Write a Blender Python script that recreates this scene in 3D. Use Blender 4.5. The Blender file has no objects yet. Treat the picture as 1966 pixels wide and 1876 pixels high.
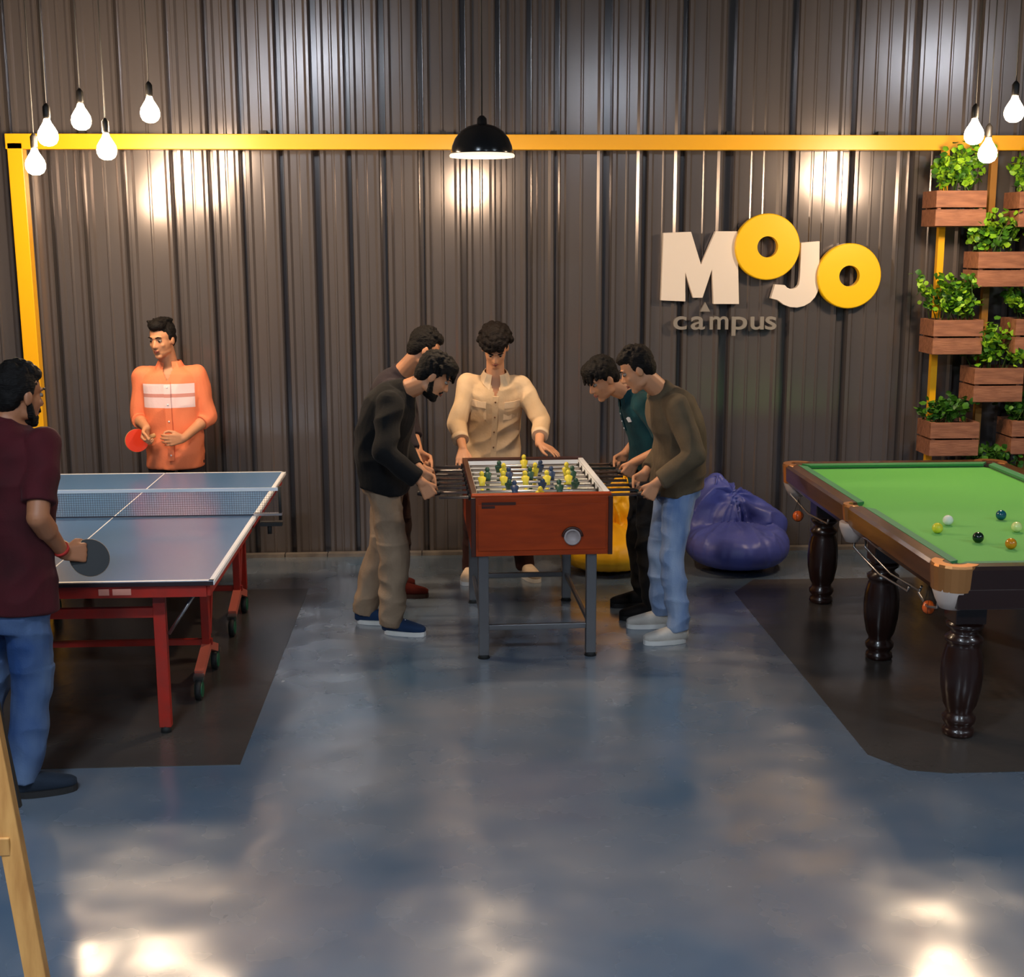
import bpy, bmesh, math, random
from mathutils import Vector, Matrix, noise
V = Vector
R_ = math.radians
random.seed(7)
C = bpy.context.scene.collection
sc = bpy.context.scene

# ------------------------------------------------------------------ camera, world, exposure
CF, CP, CY, CR, CH = 2506.0, .1888, .0506, -.0022, 2.226
def _ray(x, y):
    a = (x-983)/CF; b = (938-y)/CF
    cr, sr = math.cos(CR), math.sin(CR)
    X = a*cr-b*sr; U = a*sr+b*cr
    cp, sp = math.cos(CP), math.sin(CP)
    Y = cp+U*sp; Z = -sp+U*cp
    c, s = math.cos(CY), math.sin(CY)
    return V((X*c+Y*s, -X*s+Y*c, Z))
def px(x, y, Y):
    r = _ray(x, y); return r*(Y/r[1])+V((0, 0, CH))
def pz(x, y, z=0):
    r = _ray(x, y); return r*((z-CH)/r[2])+V((0, 0, CH))
cam = bpy.data.cameras.new('camera'); co = bpy.data.objects.new('camera', cam); C.objects.link(co)
cam.sensor_fit = 'HORIZONTAL'; cam.sensor_width = 36.0; cam.lens = 36.0*CF/1966.0
cam.clip_start = .05
fwd = _ray(983, 938).normalized(); rt = (_ray(1983, 938)-_ray(983, 938)).normalized(); up = rt.cross(fwd)
M = Matrix((rt, up, -fwd)).transposed().to_4x4(); M.translation = V((0, 0, CH)); co.matrix_world = M
sc.camera = co
sc.view_settings.view_transform = 'Standard'; sc.view_settings.look = 'None'
sc.view_settings.gamma = 1; sc.view_settings.use_curve_mapping = False
sc.view_settings.exposure = 0.12
w = bpy.data.worlds.new('world'); sc.world = w; w.use_nodes = True
w.node_tree.nodes['Background'].inputs[0].default_value = (.5, .6, .8, 1)
w.node_tree.nodes['Background'].inputs[1].default_value = .05
COOL, WARM = (.74, .87, 1.0), (1.0, .74, .49)
CEIL_LIGHT, BULB_LIGHT, PENDANT_LIGHT, BULB_GLOW = 150.0, 30.0, 42.0, 40.0

# ------------------------------------------------------------------ materials
def lin(c):
    return tuple(((v/255)/12.92 if v/255 <= .04045 else ((v/255+.055)/1.055)**2.4) for v in c)
MATS = {}
def mat(name, rgb, rough=.5, metal=0., bump=None, var=None, spec=.5, emis=None, coat=0, sheen=0, trans=0):
    """rgb 0-255; bump=(scale,strength,stretch xyz); var=(scale,rgb2,stretch)"""
    if name in MATS: return MATS[name]
    m = bpy.data.materials.new(name); m.use_nodes = True; nt = m.node_tree; b = nt.nodes['Principled BSDF']
    c = lin(rgb)
    b.inputs['Base Color'].default_value = (*c, 1); b.inputs['Roughness'].default_value = rough
    b.inputs['Metallic'].default_value = metal; b.inputs['Specular IOR Level'].default_value = spec
    b.inputs['Coat Weight'].default_value = coat; b.inputs['Sheen Weight'].default_value = sheen
    b.inputs['Transmission Weight'].default_value = trans
    if emis: b.inputs['Emission Color'].default_value = (*emis[0], 1); b.inputs['Emission Strength'].default_value = emis[1]
    tc = nt.nodes.new('ShaderNodeTexCoord')
    def nz(scale, stretch, detail=4):
        mp = nt.nodes.new('ShaderNodeMapping'); mp.inputs['Scale'].default_value = stretch
        nt.links.new(tc.outputs['Object'], mp.inputs[0])
        n = nt.nodes.new('ShaderNodeTexNoise'); n.inputs['Scale'].default_value = scale; n.inputs['Detail'].default_value = detail
        nt.links.new(mp.outputs[0], n.inputs['Vector']); return n
    if var:
        n = nz(var[0], var[2] if len(var) > 2 else (1, 1, 1)); r = nt.nodes.new('ShaderNodeValToRGB')
        r.color_ramp.elements[0].position = .35; r.color_ramp.elements[1].position = .68
        r.color_ramp.elements[0].color = (*c, 1); r.color_ramp.elements[1].color = (*lin(var[1]), 1)
        nt.links.new(n.outputs[0], r.inputs[0]); nt.links.new(r.outputs[0], b.inputs['Base Color'])
    if bump:
        n = nz(bump[0], bump[2] if len(bump) > 2 else (1, 1, 1)); bp = nt.nodes.new('ShaderNodeBump')
        bp.inputs['Strength'].default_value = bump[1]; bp.inputs['Distance'].default_value = bump[3] if len(bump) > 3 else .01
        nt.links.new(n.outputs[0], bp.inputs['Height']); nt.links.new(bp.outputs[0], b.inputs['Normal'])
    MATS[name] = m; return m

# ------------------------------------------------------------------ mesh helpers
class MB:
    def __init__(s): s.v = []; s.f = []; s.sm = []
    def add(s, vs, fs, smooth=False):
        o = len(s.v); s.v += [V(v) for v in vs]; s.f += [tuple(i+o for i in f) for f in fs]; s.sm += [smooth]*len(fs); return s
    def box(s, c, d, rot=None):
        c = V(c); hx, hy, hz = d[0]/2, d[1]/2, d[2]/2
        vs = [V((x, y, z)) for x in (-hx, hx) for y in (-hy, hy) for z in (-hz, hz)]
        if rot is not None: vs = [rot @ v for v in vs]
        return s.add([c+v for v in vs], [(0, 1, 3, 2), (4, 6, 7, 5), (0, 4, 5, 1), (2, 3, 7, 6), (0, 2, 6, 4), (1, 5, 7, 3)])
    def bar(s, a, b, wd, ht, upv=(0, 0, 1)):
        a, b = V(a), V(b); d = (b-a); L = d.length; d.normalize(); u = V(upv)
        if abs(d.dot(u)) > .98: u = V((0, 1, 0))
        x = d.cross(u).normalized(); u = x.cross(d)
        return s.box((a+b)/2, (wd, L, ht), Matrix((x, d, u)).transposed())
    def tube(s, pts, r, n=12, cap=True, smooth=True):
        pts = [V(p) for p in pts]; rs = r if isinstance(r, (list, tuple)) else [r]*len(pts)
        vs = []; prev = None
        for i, p in enumerate(pts):
            d = (pts[min(i+1, len(pts)-1)]-pts[max(i-1, 0)]).normalized()
            if prev is None:
                a = V((0, 0, 1)) if abs(d.z) < .9 else V((1, 0, 0)); x = d.cross(a).normalized()
            else: x = (prev-d*prev.dot(d)).normalized()
            prev = x; y = d.cross(x)
            for k in range(n):
                t = 2*math.pi*k/n; vs.append(p+(x*math.cos(t)+y*math.sin(t))*rs[i])
        fs = [(i*n+k, i*n+(k+1) % n, (i+1)*n+(k+1) % n, (i+1)*n+k) for i in range(len(pts)-1) for k in range(n)]
        s.add(vs, fs, smooth)
        if cap:
            o = len(s.v)-len(vs)
            s.f.append(tuple(o+k for k in reversed(range(n)))); s.sm.append(False)
            s.f.append(tuple(o+(len(pts)-1)*n+k for k in range(n))); s.sm.append(False)
        return s
    def lathe(s, c, prof, n=24, smooth=True, flute=None):
        c = V(c); vs = []
        for j, (r, z) in enumerate(prof):
            for k in range(n):
                t = 2*math.pi*k/n; rr = r
                if flute and flute[0] <= z <= flute[1] and k % 2: rr = r-flute[2]
                vs.append(c+V((rr*math.cos(t), rr*math.sin(t), z)))
        m = len(prof)
        fs = [(i*n+k, i*n+(k+1) % n, (i+1)*n+(k+1) % n, (i+1)*n+k) for i in range(m-1) for k in range(n)]
        s.add(vs, fs, smooth); o = len(s.v)-len(vs)
        if prof[0][0] > 1e-4: s.f.append(tuple(o+k for k in reversed(range(n)))); s.sm.append(False)
        if prof[-1][0] > 1e-4: s.f.append(tuple(o+(m-1)*n+k for k in range(n))); s.sm.append(False)
        return s
    def prism(s, poly, o, ux, uy, th):
        """poly 2d points in plane (ux,uy) at o, extruded by vector th"""
        o, ux, uy, th = V(o), V(ux), V(uy), V(th); n = len(poly)
        a = [o+ux*p[0]+uy*p[1] for p in poly]; b = [p+th for p in a]
        return s.add(a+b, [tuple(range(n)), tuple(reversed(range(n, 2*n)))]+[(i, (i+1) % n, n+(i+1) % n, n+i) for i in range(n)])
    def ell(s, c, r, axes=None, nu=16, nv=10, smooth=True):
        c = V(c); A = axes or (V((1, 0, 0)), V((0, 1, 0)), V((0, 0, 1)))
        vs = [c+A[2]*r[2]]
        for i in range(1, nv):
            p = math.pi*i/nv
            for k in range(nu):
                t = 2*math.pi*k/nu
                vs.append(c+A[0]*r[0]*math.sin(p)*math.cos(t)+A[1]*r[1]*math.sin(p)*math.sin(t)+A[2]*r[2]*math.cos(p))
        vs.append(c-A[2]*r[2]); L = len(vs)-1
        fs = [(0, 1+k, 1+(k+1) % nu) for k in range(nu)]
        for i in range(nv-2):
            for k in range(nu): fs.append((1+i*nu+k, 1+(i+1)*nu+k, 1+(i+1)*nu+(k+1) % nu, 1+i*nu+(k+1) % nu))
        fs += [(L, 1+(nv-2)*nu+(k+1) % nu, 1+(nv-2)*nu+k) for k in range(nu)]
        return s.add(vs, fs, smooth)
    def capsule(s, a, b, ra, rb, n=14, caps=(1, 1)):
        a, b = V(a), V(b); d = (b-a)
        if d.length < 1e-5: return s.ell(a, (ra, ra, ra))
        d.normalize(); s.tube([a, b], [ra, rb], n)
        if caps[0]: s.ell(a, (ra,)*3, nu=n, nv=8)
        if caps[1]: s.ell(b, (rb,)*3, nu=n, nv=8)
        return s
    def loft(s, st, n=24):
        """st: list of (center, X axis, Y axis, rx, ry)"""
        vs = []
        for c, X, Y, rx, ry in st:
            for k in range(n):
                t = 2*math.pi*k/n; ct, sn = math.cos(t), math.sin(t)
                e = .85; ct = math.copysign(abs(ct)**e, ct); sn = math.copysign(abs(sn)**e, sn)
                vs.append(V(c)+X*rx*ct+Y*ry*sn)
        m = len(st)
        fs = [(i*n+k, i*n+(k+1) % n, (i+1)*n+(k+1) % n, (i+1)*n+k) for i in range(m-1) for k in range(n)]
        fs += [tuple(reversed(range(n))), tuple((m-1)*n+k for k in range(n))]
        return s.add(vs, fs, True)
    def obj(s, name, m, parent=None, loc=None, bevel=0, fixn=True):
        me = bpy.data.meshes.new(name); o = bpy.data.objects.new(name, me)
        base = parent_origin(parent) if parent is not None else V(loc or (0, 0, 0))
        me.from_pydata([tuple(v-base) for v in s.v], [], s.f)
        me.polygons.foreach_set('use_smooth', s.sm); me.materials.append(m)
        if fixn:
            bm = bmesh.new(); bm.from_mesh(me); bmesh.ops.recalc_face_normals(bm, faces=bm.faces[:]); bm.to_mesh(me); bm.free()
        C.objects.link(o)
        if parent is not None:
            o.parent = parent
        else: o.location = base
        if bevel:
            b = o.modifiers.new('bevel', 'BEVEL'); b.width = bevel; b.segments = 2; b.limit_method = 'ANGLE'
        return o
def parent_origin(p):
    v = V((0, 0, 0))
    while p is not None: v += p.location; p = p.parent
    return v
def thing(name, label, cat, loc=(0, 0, 0), group=None):
    o = bpy.data.objects.new(name, None); o.empty_display_size = .1; C.objects.link(o); o.location = loc
    return tag(o, label, cat, group)
def tag(o, label, cat, group=None):
    o['label'] = label; o['category'] = cat
    if group: o['group'] = group
    return o
def struct(o): o['kind'] = 'structure'; return o
def copy_tree(o, parent=None):
    c = o.copy(); C.objects.link(c); c.parent = parent
    for ch in list(o.children): copy_tree(ch, c)
    return c
def vox(mb, name, m, parent, voxel=.006, smooth=4, disp=None):
    """union of closed pieces as one continuous surface"""
    me = bpy.data.meshes.new('tmp'); me.from_pydata([tuple(v) for v in mb.v], [], mb.f)
    o = bpy.data.objects.new('tmp', me); C.objects.link(o)
    bm = bmesh.new(); bm.from_mesh(me); bmesh.ops.recalc_face_normals(bm, faces=bm.faces[:]); bm.to_mesh(me); bm.free()
    r = o.modifiers.new('r', 'REMESH'); r.mode = 'VOXEL'; r.voxel_size = voxel
    s = o.modifiers.new('s', 'SMOOTH'); s.factor = .5; s.iterations = smooth
    ev = o.evaluated_get(bpy.context.evaluated_depsgraph_get())
    nm = bpy.data.meshes.new_from_object(ev); nm.name = name
    bpy.data.objects.remove(o); bpy.data.meshes.remove(me)
    base = parent_origin(parent) if parent is not None else V((0, 0, 0))
    if disp:
        nv = [v.normal.copy() for v in nm.vertices]
        for v, n in zip(nm.vertices, nv): v.co = v.co+n*disp(v.co, n)
    for v in nm.vertices: v.co -= base
    nm.polygons.foreach_set('use_smooth', [True]*len(nm.polygons))
    nm.materials.clear(); nm.materials.append(m)
    no = bpy.data.objects.new(name, nm); C.objects.link(no); no.parent = parent
    return no

# ------------------------------------------------------------------ room
WY = 9.2
XL, XR, YB, ZC = -6.0, 7.5, -5.0, 5.2
wallm = mat('wall_sheet', (116, 108, 106), .19, .5, bump=(1.2, .06, (3, 3, .6), .02), var=(1.5, (108, 102, 102), (2, 2, .25)))
plain = mat('wall_paint_dark', (70, 68, 68), .6, bump=(30, .1))
ceilm = mat('ceiling_sheet', (85, 85, 88), .6, bump=(4, .1, (8, 1, 1)))
def floor_mat():
    m = mat('floor_epoxy', (64, 80, 100), .2, 0, spec=.6, coat=.7); nt = m.node_tree; b = nt.nodes['Principled BSDF']
    g = nt.nodes.new('ShaderNodeNewGeometry')
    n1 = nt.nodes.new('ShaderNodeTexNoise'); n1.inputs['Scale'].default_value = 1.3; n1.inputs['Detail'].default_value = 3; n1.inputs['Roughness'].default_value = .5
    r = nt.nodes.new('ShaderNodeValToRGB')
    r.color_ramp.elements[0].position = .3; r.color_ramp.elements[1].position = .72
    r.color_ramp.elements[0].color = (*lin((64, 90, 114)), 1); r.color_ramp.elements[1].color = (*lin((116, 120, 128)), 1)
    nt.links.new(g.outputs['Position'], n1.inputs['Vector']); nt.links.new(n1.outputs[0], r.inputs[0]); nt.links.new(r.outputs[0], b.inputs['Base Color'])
    n2 = nt.nodes.new('ShaderNodeTexNoise'); n2.inputs['Scale'].default_value = 4; n2.inputs['Detail'].default_value = 3
    rr = nt.nodes.new('ShaderNodeMapRange'); rr.inputs[3].default_value = .16; rr.inputs[4].default_value = .36
    nt.links.new(g.outputs['Position'], n2.inputs['Vector']); nt.links.new(n2.outputs[0], rr.inputs[0]); nt.links.new(rr.outputs[0], b.inputs['Roughness']); b.inputs['Coat Roughness'].default_value = .17
    n3 = nt.nodes.new('ShaderNodeTexNoise'); n3.inputs['Scale'].default_value = 2.2; n3.inputs['Detail'].default_value = 1.2
    bp = nt.nodes.new('ShaderNodeBump'); bp.inputs['Strength'].default_value = .55; bp.inputs['Distance'].default_value = .03
    nt.links.new(g.outputs['Position'], n3.inputs['Vector']); nt.links.new(n3.outputs[0], bp.inputs['Height']); nt.links.new(bp.outputs[0], b.inputs['Normal']); nt.links.new(bp.outputs[0], b.inputs['Coat Normal'])
    return m
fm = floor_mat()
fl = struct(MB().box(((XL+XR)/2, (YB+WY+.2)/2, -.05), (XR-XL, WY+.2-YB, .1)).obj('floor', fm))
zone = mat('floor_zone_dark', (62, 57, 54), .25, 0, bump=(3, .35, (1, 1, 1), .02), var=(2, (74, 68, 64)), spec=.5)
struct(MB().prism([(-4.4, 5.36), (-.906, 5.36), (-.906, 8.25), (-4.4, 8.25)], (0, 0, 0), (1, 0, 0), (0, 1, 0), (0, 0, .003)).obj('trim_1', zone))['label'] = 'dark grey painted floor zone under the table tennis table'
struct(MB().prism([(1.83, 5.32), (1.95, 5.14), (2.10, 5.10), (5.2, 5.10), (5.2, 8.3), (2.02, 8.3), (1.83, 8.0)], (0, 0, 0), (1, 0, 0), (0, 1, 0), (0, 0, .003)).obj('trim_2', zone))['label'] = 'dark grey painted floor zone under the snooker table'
wb = struct(MB().box(((XL+XR)/2, WY+.16, ZC/2), (XR-XL, .1, ZC)).obj('wall_back', plain))
struct(MB().box((XL-.05, (YB+WY)/2, ZC/2), (.1, WY-YB, ZC)).obj('wall_left', plain))
struct(MB().box((XR+.05, (YB+WY)/2, ZC/2), (.1, WY-YB, ZC)).obj('wall_right', plain))
struct(MB().box(((XL+XR)/2, YB-.05, ZC/2), (XR-XL, .1, ZC)).obj('wall_front', plain))
struct(MB().box(((XL+XR)/2, (YB+WY)/2, ZC+.05), (XR-XL, WY-YB, .1)).obj('ceiling', ceilm))

# profiled metal sheets of the back wall: seam channel, raised rib, flat pan with two fine beads
ribs = [(17, .03), (90, .02), (154, .025), (235, .025), (330, .03), (401, .02), (463, .025), (537, .025), (605, .035), (668, .02), (734, .03), (808, .025),
        (889, .03), (956, .025), (1016, .025), (1070, .025), (1167, .045), (1240, .02), (1313, .025), (1401, .06), (1517, .06), (1632, .06), (1747, .06), (1866, .05), (1966, .045)]
seams = [(px(x, 500, WY)[0]+(px(x, 240, WY)[0]-px(x, 500, WY)[0])*.0, wd) for x, wd in ribs]
# ribs were measured high on the wall: use that height
seams = [(px(x, 240, WY)[0], wd) for x, wd in ribs]
x = seams[0][0]
while x > XL+.3: x -= .3; seams.insert(0, (x, .03))
x = seams[-1][0]
while x < XR-.4: x += .4; seams.append((x, .04))
for i in range(len(seams)-1):
    (x0, w0), (x1, w1) = seams[i], seams[i+1]
    L = x1-x0; d = .06
    pr = [(x0-w0/2, d), (x0+w0/2, d), (x0+w0/2+.006, 0), (x0+w0/2+.012, -.02), (x0+w0/2+.035, -.02), (x0+w0/2+.05, 0)]
    a, b = pr[-1][0], x1-w1/2-.05
    k = 3 if L > .38 else 2
    for j in range(1, k):
        m_ = a+(b-a)*j/k; pr += [(m_-.012, 0), (m_-.004, -.007), (m_+.004, -.007), (m_+.012, 0)]
    pr += [(b, 0), (b+.018, -.014), (b+.035, -.014), (x1-w1/2-.006, 0), (x1-w1/2, d)]
    pr[0] = (x0+w0/2-.002, d); pr[1] = (x0+w0/2, d); pr = pr[1:]
    # seam floor belongs to the panel on its left
    pr += [(x1+w1/2, d)]
    n = len(pr); vs = [(p[0], WY+p[1], z) for z in (0.0, ZC) for p in pr]
    vs += [(p[0], WY+p[1]+.004, z) for z in (0.0, ZC) for p in pr]
    fs = [(q, q+1, n+q+1, n+q) for q in range(n-1)]+[(2*n+q, 3*n+q, 3*n+q+1, 2*n+q+1) for q in range(n-1)]
    fs += [(q, 2*n+q, 2*n+q+1, q+1) for q in range(n-1)]+[(n+q, n+q+1, 3*n+q+1, 3*n+q) for q in range(n-1)]
    MB().add(vs, fs).obj('panel', wallm, wb)
# dusty concrete kerb and debris line at the wall foot
kerb = mat('kerb_concrete', (120, 112, 105), .8, bump=(20, .5), var=(8, (90, 86, 84)))
mb = MB(); xx = XL
while xx < XR:
    l = random.uniform(.25, .6); mb.box((xx+l/2, WY-.055, .012), (l*.98, .05+random.uniform(0, .03), .024)); xx += l
struct(mb.obj('baseboard_back', kerb))

# yellow tube frame
yel = mat('yellow_paint', (250, 182, 16), .32, bump=(12, .05), spec=.5)
frame = thing('steel_frame', 'big yellow square-tube frame on the corrugated back wall, lamps and crates in front', 'frame', (-2.83, 9.08, 0))
MB().box(((-2.89+4.75)/2, 9.1, 2.868), (4.75+2.89, .09, .1)).obj('top_rail', yel, frame, bevel=.004)
MB().bar((-2.83, 9.1, 2.86), (-2.81, 9.1, 0), .1, .09).obj('post', yel, frame, bevel=.004)
post = mat('post_paint', (158, 108, 36), .5)
for x0 in (3.44, 3.78, 4.12, 4.72):
    MB().box((x0, 9.06, 1.41), (.045, .045, 2.82)).obj('post', yel if x0 in (3.44,) else post, frame)
brk = mat('black_iron', (28, 26, 26), .5, .3)
for x_ in (-2.4, -1.2, 0.0, .75, 1.95, 3.0):
    MB().box((x_, 9.13, 2.93), (.04, .06, .03)).obj('bracket', brk, frame)

# ------------------------------------------------------------------ ceiling lamps (cool, outside the frame)
pan = mat('lamp_housing', (200, 200, 205), .5)
def ceil_lamp(x, y, z, lab, sx=.6, sy=.6):
    t = thing('ceiling_lamp', lab, 'lamp', (x, y, z), 'cool panel lamps under the roof')
    MB().box((x, y, z), (sx, sy, .06)).obj('housing', pan, t)
    m = mat('cool_diffuser', (255, 255, 255), .5, emis=(COOL, CEIL_LIGHT))
    MB().box((x, y, z-.035), (sx-.06, sy-.06, .012)).obj('diffuser', m, t)
    MB().tube([(x, y, z+.03), (x, y, ZC)], .006, 6).obj('rod', brk, t)
ceil_lamp(-1.5, 1.4, 4.5, 'cool white panel lamp under the roof, nearest the back wall on the left', .9, .5)
ceil_lamp(6.2, 1.4, 4.5, 'cool white panel lamp under the roof, nearest the back wall on the right', .9, .5)
ceil_lamp(-2.6, -2.4, 4.5, 'cool white panel lamp under the roof behind the viewer on the left', .9, .5)
ceil_lamp(2.6, -2.4, 4.5, 'cool white panel lamp under the roof behind the viewer on the right', .9, .5)

# ------------------------------------------------------------------ pendant dome lamp
blk = mat('dome_enamel', (30, 31, 34), .18, .2, spec=.6)
inner = mat('dome_inner', (235, 225, 200), .4)
cordm = mat('cord_black', (18, 18, 18), .6)
bulbm = mat('warm_bulb_glass', (255, 240, 210), .3, emis=(WARM, BULB_GLOW))
bulbp = mat('pendant_bulb_glass', (255, 240, 210), .3, emis=(WARM, 160))
def pendant(x, y, zr):
    t = thing('pendant_lamp', 'black dome pendant lamp with white rim, bulb light painted on, above the foosball table', 'lamp', (x, y, zr))
    out = [(.171, 0), (.172, .02), (.165, .055), (.148, .095), (.118, .132), (.078, .158), (.035, .17), (.028, .172), (.026, .2), (.012, .215)]
    MB().lathe((x, y, zr), out+[(0, .215)], 40).obj('dome', blk, t, fixn=False)
    MB().lathe((x, y, zr), [(.169, .002), (.160, .055), (.143, .092), (.112, .128), (.07, .152), (0, .16)], 40).obj('dome_lining', inner, t, fixn=False)
    MB().lathe((x, y, zr), [(.166, -.006), (.178, -.006), (.18, .004), (.174, .012), (.166, .008), (.166, -.006)], 40).obj('rim', mat('rim_white_painted_light', (235, 228, 210), .4, emis=(WARM, 1.2)), t, fixn=False)  # weak emission paints the bulb's light onto the rim, which is no lamp
    MB().tube([(x, y, zr+.21), (x, y, ZC)], .004, 8).obj('cord', cordm, t)
    b = MB().ell((x, y, zr+.045), (.045, .045, .05)); b.tube([(x, y, zr+.08), (x, y, zr+.15)], .018, 12)
    b.obj('bulb', bulbp, t)
    # the lamp's own light
    l = bpy.data.lights.new('pendant_light', 'POINT'); l.energy = PENDANT_LIGHT*2; l.color = WARM; l.shadow_soft_size = .05
    lo = bpy.data.objects.new('pendant_light', l); lo.location = V((x, y, zr-.03))-t.location; C.objects.link(lo); lo.parent = t
a = px(866, 297, 7.4); b_ = px(985, 297, 7.4)
pendant((a.x+b_.x)/2, 7.4, 2.675)

sockm = mat('socket_black', (22, 20, 18), .45)
def bulb(pxx, pyy, Y, lab, rot=0):
    p = px(pxx, pyy, Y); t = thing('hanging_bulb', lab, 'bulb', (p.x, p.y, p.z), 'bare bulbs left' if pxx < 900 else 'bare bulbs right')
    prof = [(0, -.058), (.022, -.055), (.042, -.043), (.053, -.022), (.055, 0), (.050, .022), (.036, .046), (.022, .068), (.016, .085), (.014, .09)]
    MB().lathe(p, prof, 24).obj('glass_bulb', bulbm, t)
    MB().lathe(p, [(.018, .088), (.02, .1), (.02, .15), (.01, .165), (.004, .17)], 14).obj('socket', sockm, t)
    MB().tube([p+V((0, 0, .16)), V((p.x, p.y, ZC))], .0035, 6).obj('cord', cordm, t)
    l = bpy.data.lights.new('bulb_light', 'POINT'); l.energy = BULB_LIGHT; l.color = WARM; l.shadow_soft_size = .055
    lo = bpy.data.objects.new('bulb_light', l); lo.location = (0, 0, -.12); C.objects.link(lo); lo.parent = t
bulb(68, 316, 7.6, 'lowest bare glowing bulb of the left cluster, beside the yellow post')
bulb(92, 260, 7.5, 'bare glowing bulb in front of the yellow frame corner, upper left')
bulb(156, 230, 7.7, 'bare glowing bulb just above the yellow rail, second highest at left')
bulb(205, 287, 7.6, 'bare glowing bulb hanging across the yellow rail at left')
bulb(288, 216, 7.8, 'rightmost and highest glowing bulb of the left cluster')
bulb(1870, 258, 7.6, 'bare glowing bulb in front of the yellow rail above the first crate')
bulb(1896, 294, 7.8, 'lowest glowing bulb at right, just below the yellow rail')
bulb(1947, 215, 7.5, 'highest glowing bulb near the right edge')

# ------------------------------------------------------------------ sign
cream = mat('sign_cream', (238, 222, 208), .4); sy_ = mat('sign_yellow', (255, 200, 0), .35)
greyl = mat('sign_grey', (150, 140, 130), .4, .2)
sign = thing('wall_sign', 'raised MOJO campus letter sign, cream M and J with two yellow O discs', 'sign', px(1440, 560, 9.12))
YS = 9.13
def sp(x, y): p = px(x, y, YS); return (p.x, p.z)
def letter(poly, m, th, y0=YS):
    return MB().prism([sp(*q) for q in poly], (0, y0, 0), (1, 0, 0), (0, 0, 1), (0, th, 0)).obj('letter', m, sign, bevel=.003)
letter([(1274, 447), (1327, 445), (1346, 508), (1374, 444), (1416, 444), (1419, 584), (1370, 584), (1367, 518), (1349, 572), (1331, 572), (1316, 524), (1316, 579), (1269, 577)], cream, .05)
jp = [(1538, 466), (1574, 463), (1573, 540)]
for k in range(9):
    t = R_(0+k*17); jp.append((1527+46*math.cos(t), 545+46*math.sin(t)))
jp += [(1480, 573), (1488, 546)]
for k in range(7):
    t = R_(150-k*25); jp.append((1520+15*math.cos(t), 540+15*math.sin(t)))
jp += [(1536, 530)]
letter(jp, cream, .05)
def disc(cx, cy, rx, rhole):
    c = px(cx, cy, YS-.03); mb = MB(); n = 48; s = 7.0; r1 = rx*9.1/CF; r0 = rhole*9.1/CF; vs = []
    for (r, y) in ((r0, 0), (r1-.006, 0), (r1, .006), (r1, .06), (r0, .06)):
        for k in range(n):
            t = 2*math.pi*k/n; vs.append((c.x+r*math.cos(t), c.y+y, c.z+r*math.sin(t)))
    fs = [(i*n+k, ((i+1) % 5)*n+k, ((i+1) % 5)*n+(k+1) % n, i*n+(k+1) % n) for i in range(5) for k in range(n)]
    mb.add(vs, fs).obj('letter', sy_, sign)
disc(1474, 474, 62.5, 20); disc(1631, 530, 62, 20)
# standoff studs
for q in ((1295, 460), (1395, 570), (1555, 480), (1515, 585), (1474, 520), (1631, 580)):
    p = px(*q, YS); MB().tube([p+V((0, .03, 0)), V((p.x, WY, p.z))], .008, 8).obj('stud', brk, sign)
xs = [1292, 1326, 1362, 1404, 1440, 1468]
for ch, x0, wd in zip('campus', xs, (26, 27, 36, 30, 26, 22)):
    cu = bpy.data.curves.new('t', 'FONT'); cu.body = ch; cu.size = .19; cu.extrude = .012; cu.offset = .0022
    to = bpy.data.objects.new('t', cu); C.objects.link(to)
    me = bpy.data.meshes.new_from_object(to.evaluated_get(bpy.context.evaluated_depsgraph_get()))
    bpy.data.objects.remove(to)
    xa = min(v.co.x for v in me.vertices); xb = max(v.co.x for v in me.vertices)
    p0 = px(x0, 632, 9.14); tw = wd*9.1/CF; k = tw/(xb-xa)
    for v in me.vertices:
        v.co = V((p0.x+(v.co.x-xa)*k, 9.14-v.co.z, p0.z+v.co.y))-sign.location
    me.materials.append(greyl); lo = bpy.data.objects.new('letter', me); C.objects.link(lo); lo.parent = sign
p = px(1354, 590, 9.14)
MB().prism([(-.035, -.03), (.035, -.03), (0, .035)], p, (1, 0, 0), (0, 0, 1), (0, .03, 0)).obj('triangle_mark', greyl, sign)

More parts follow.
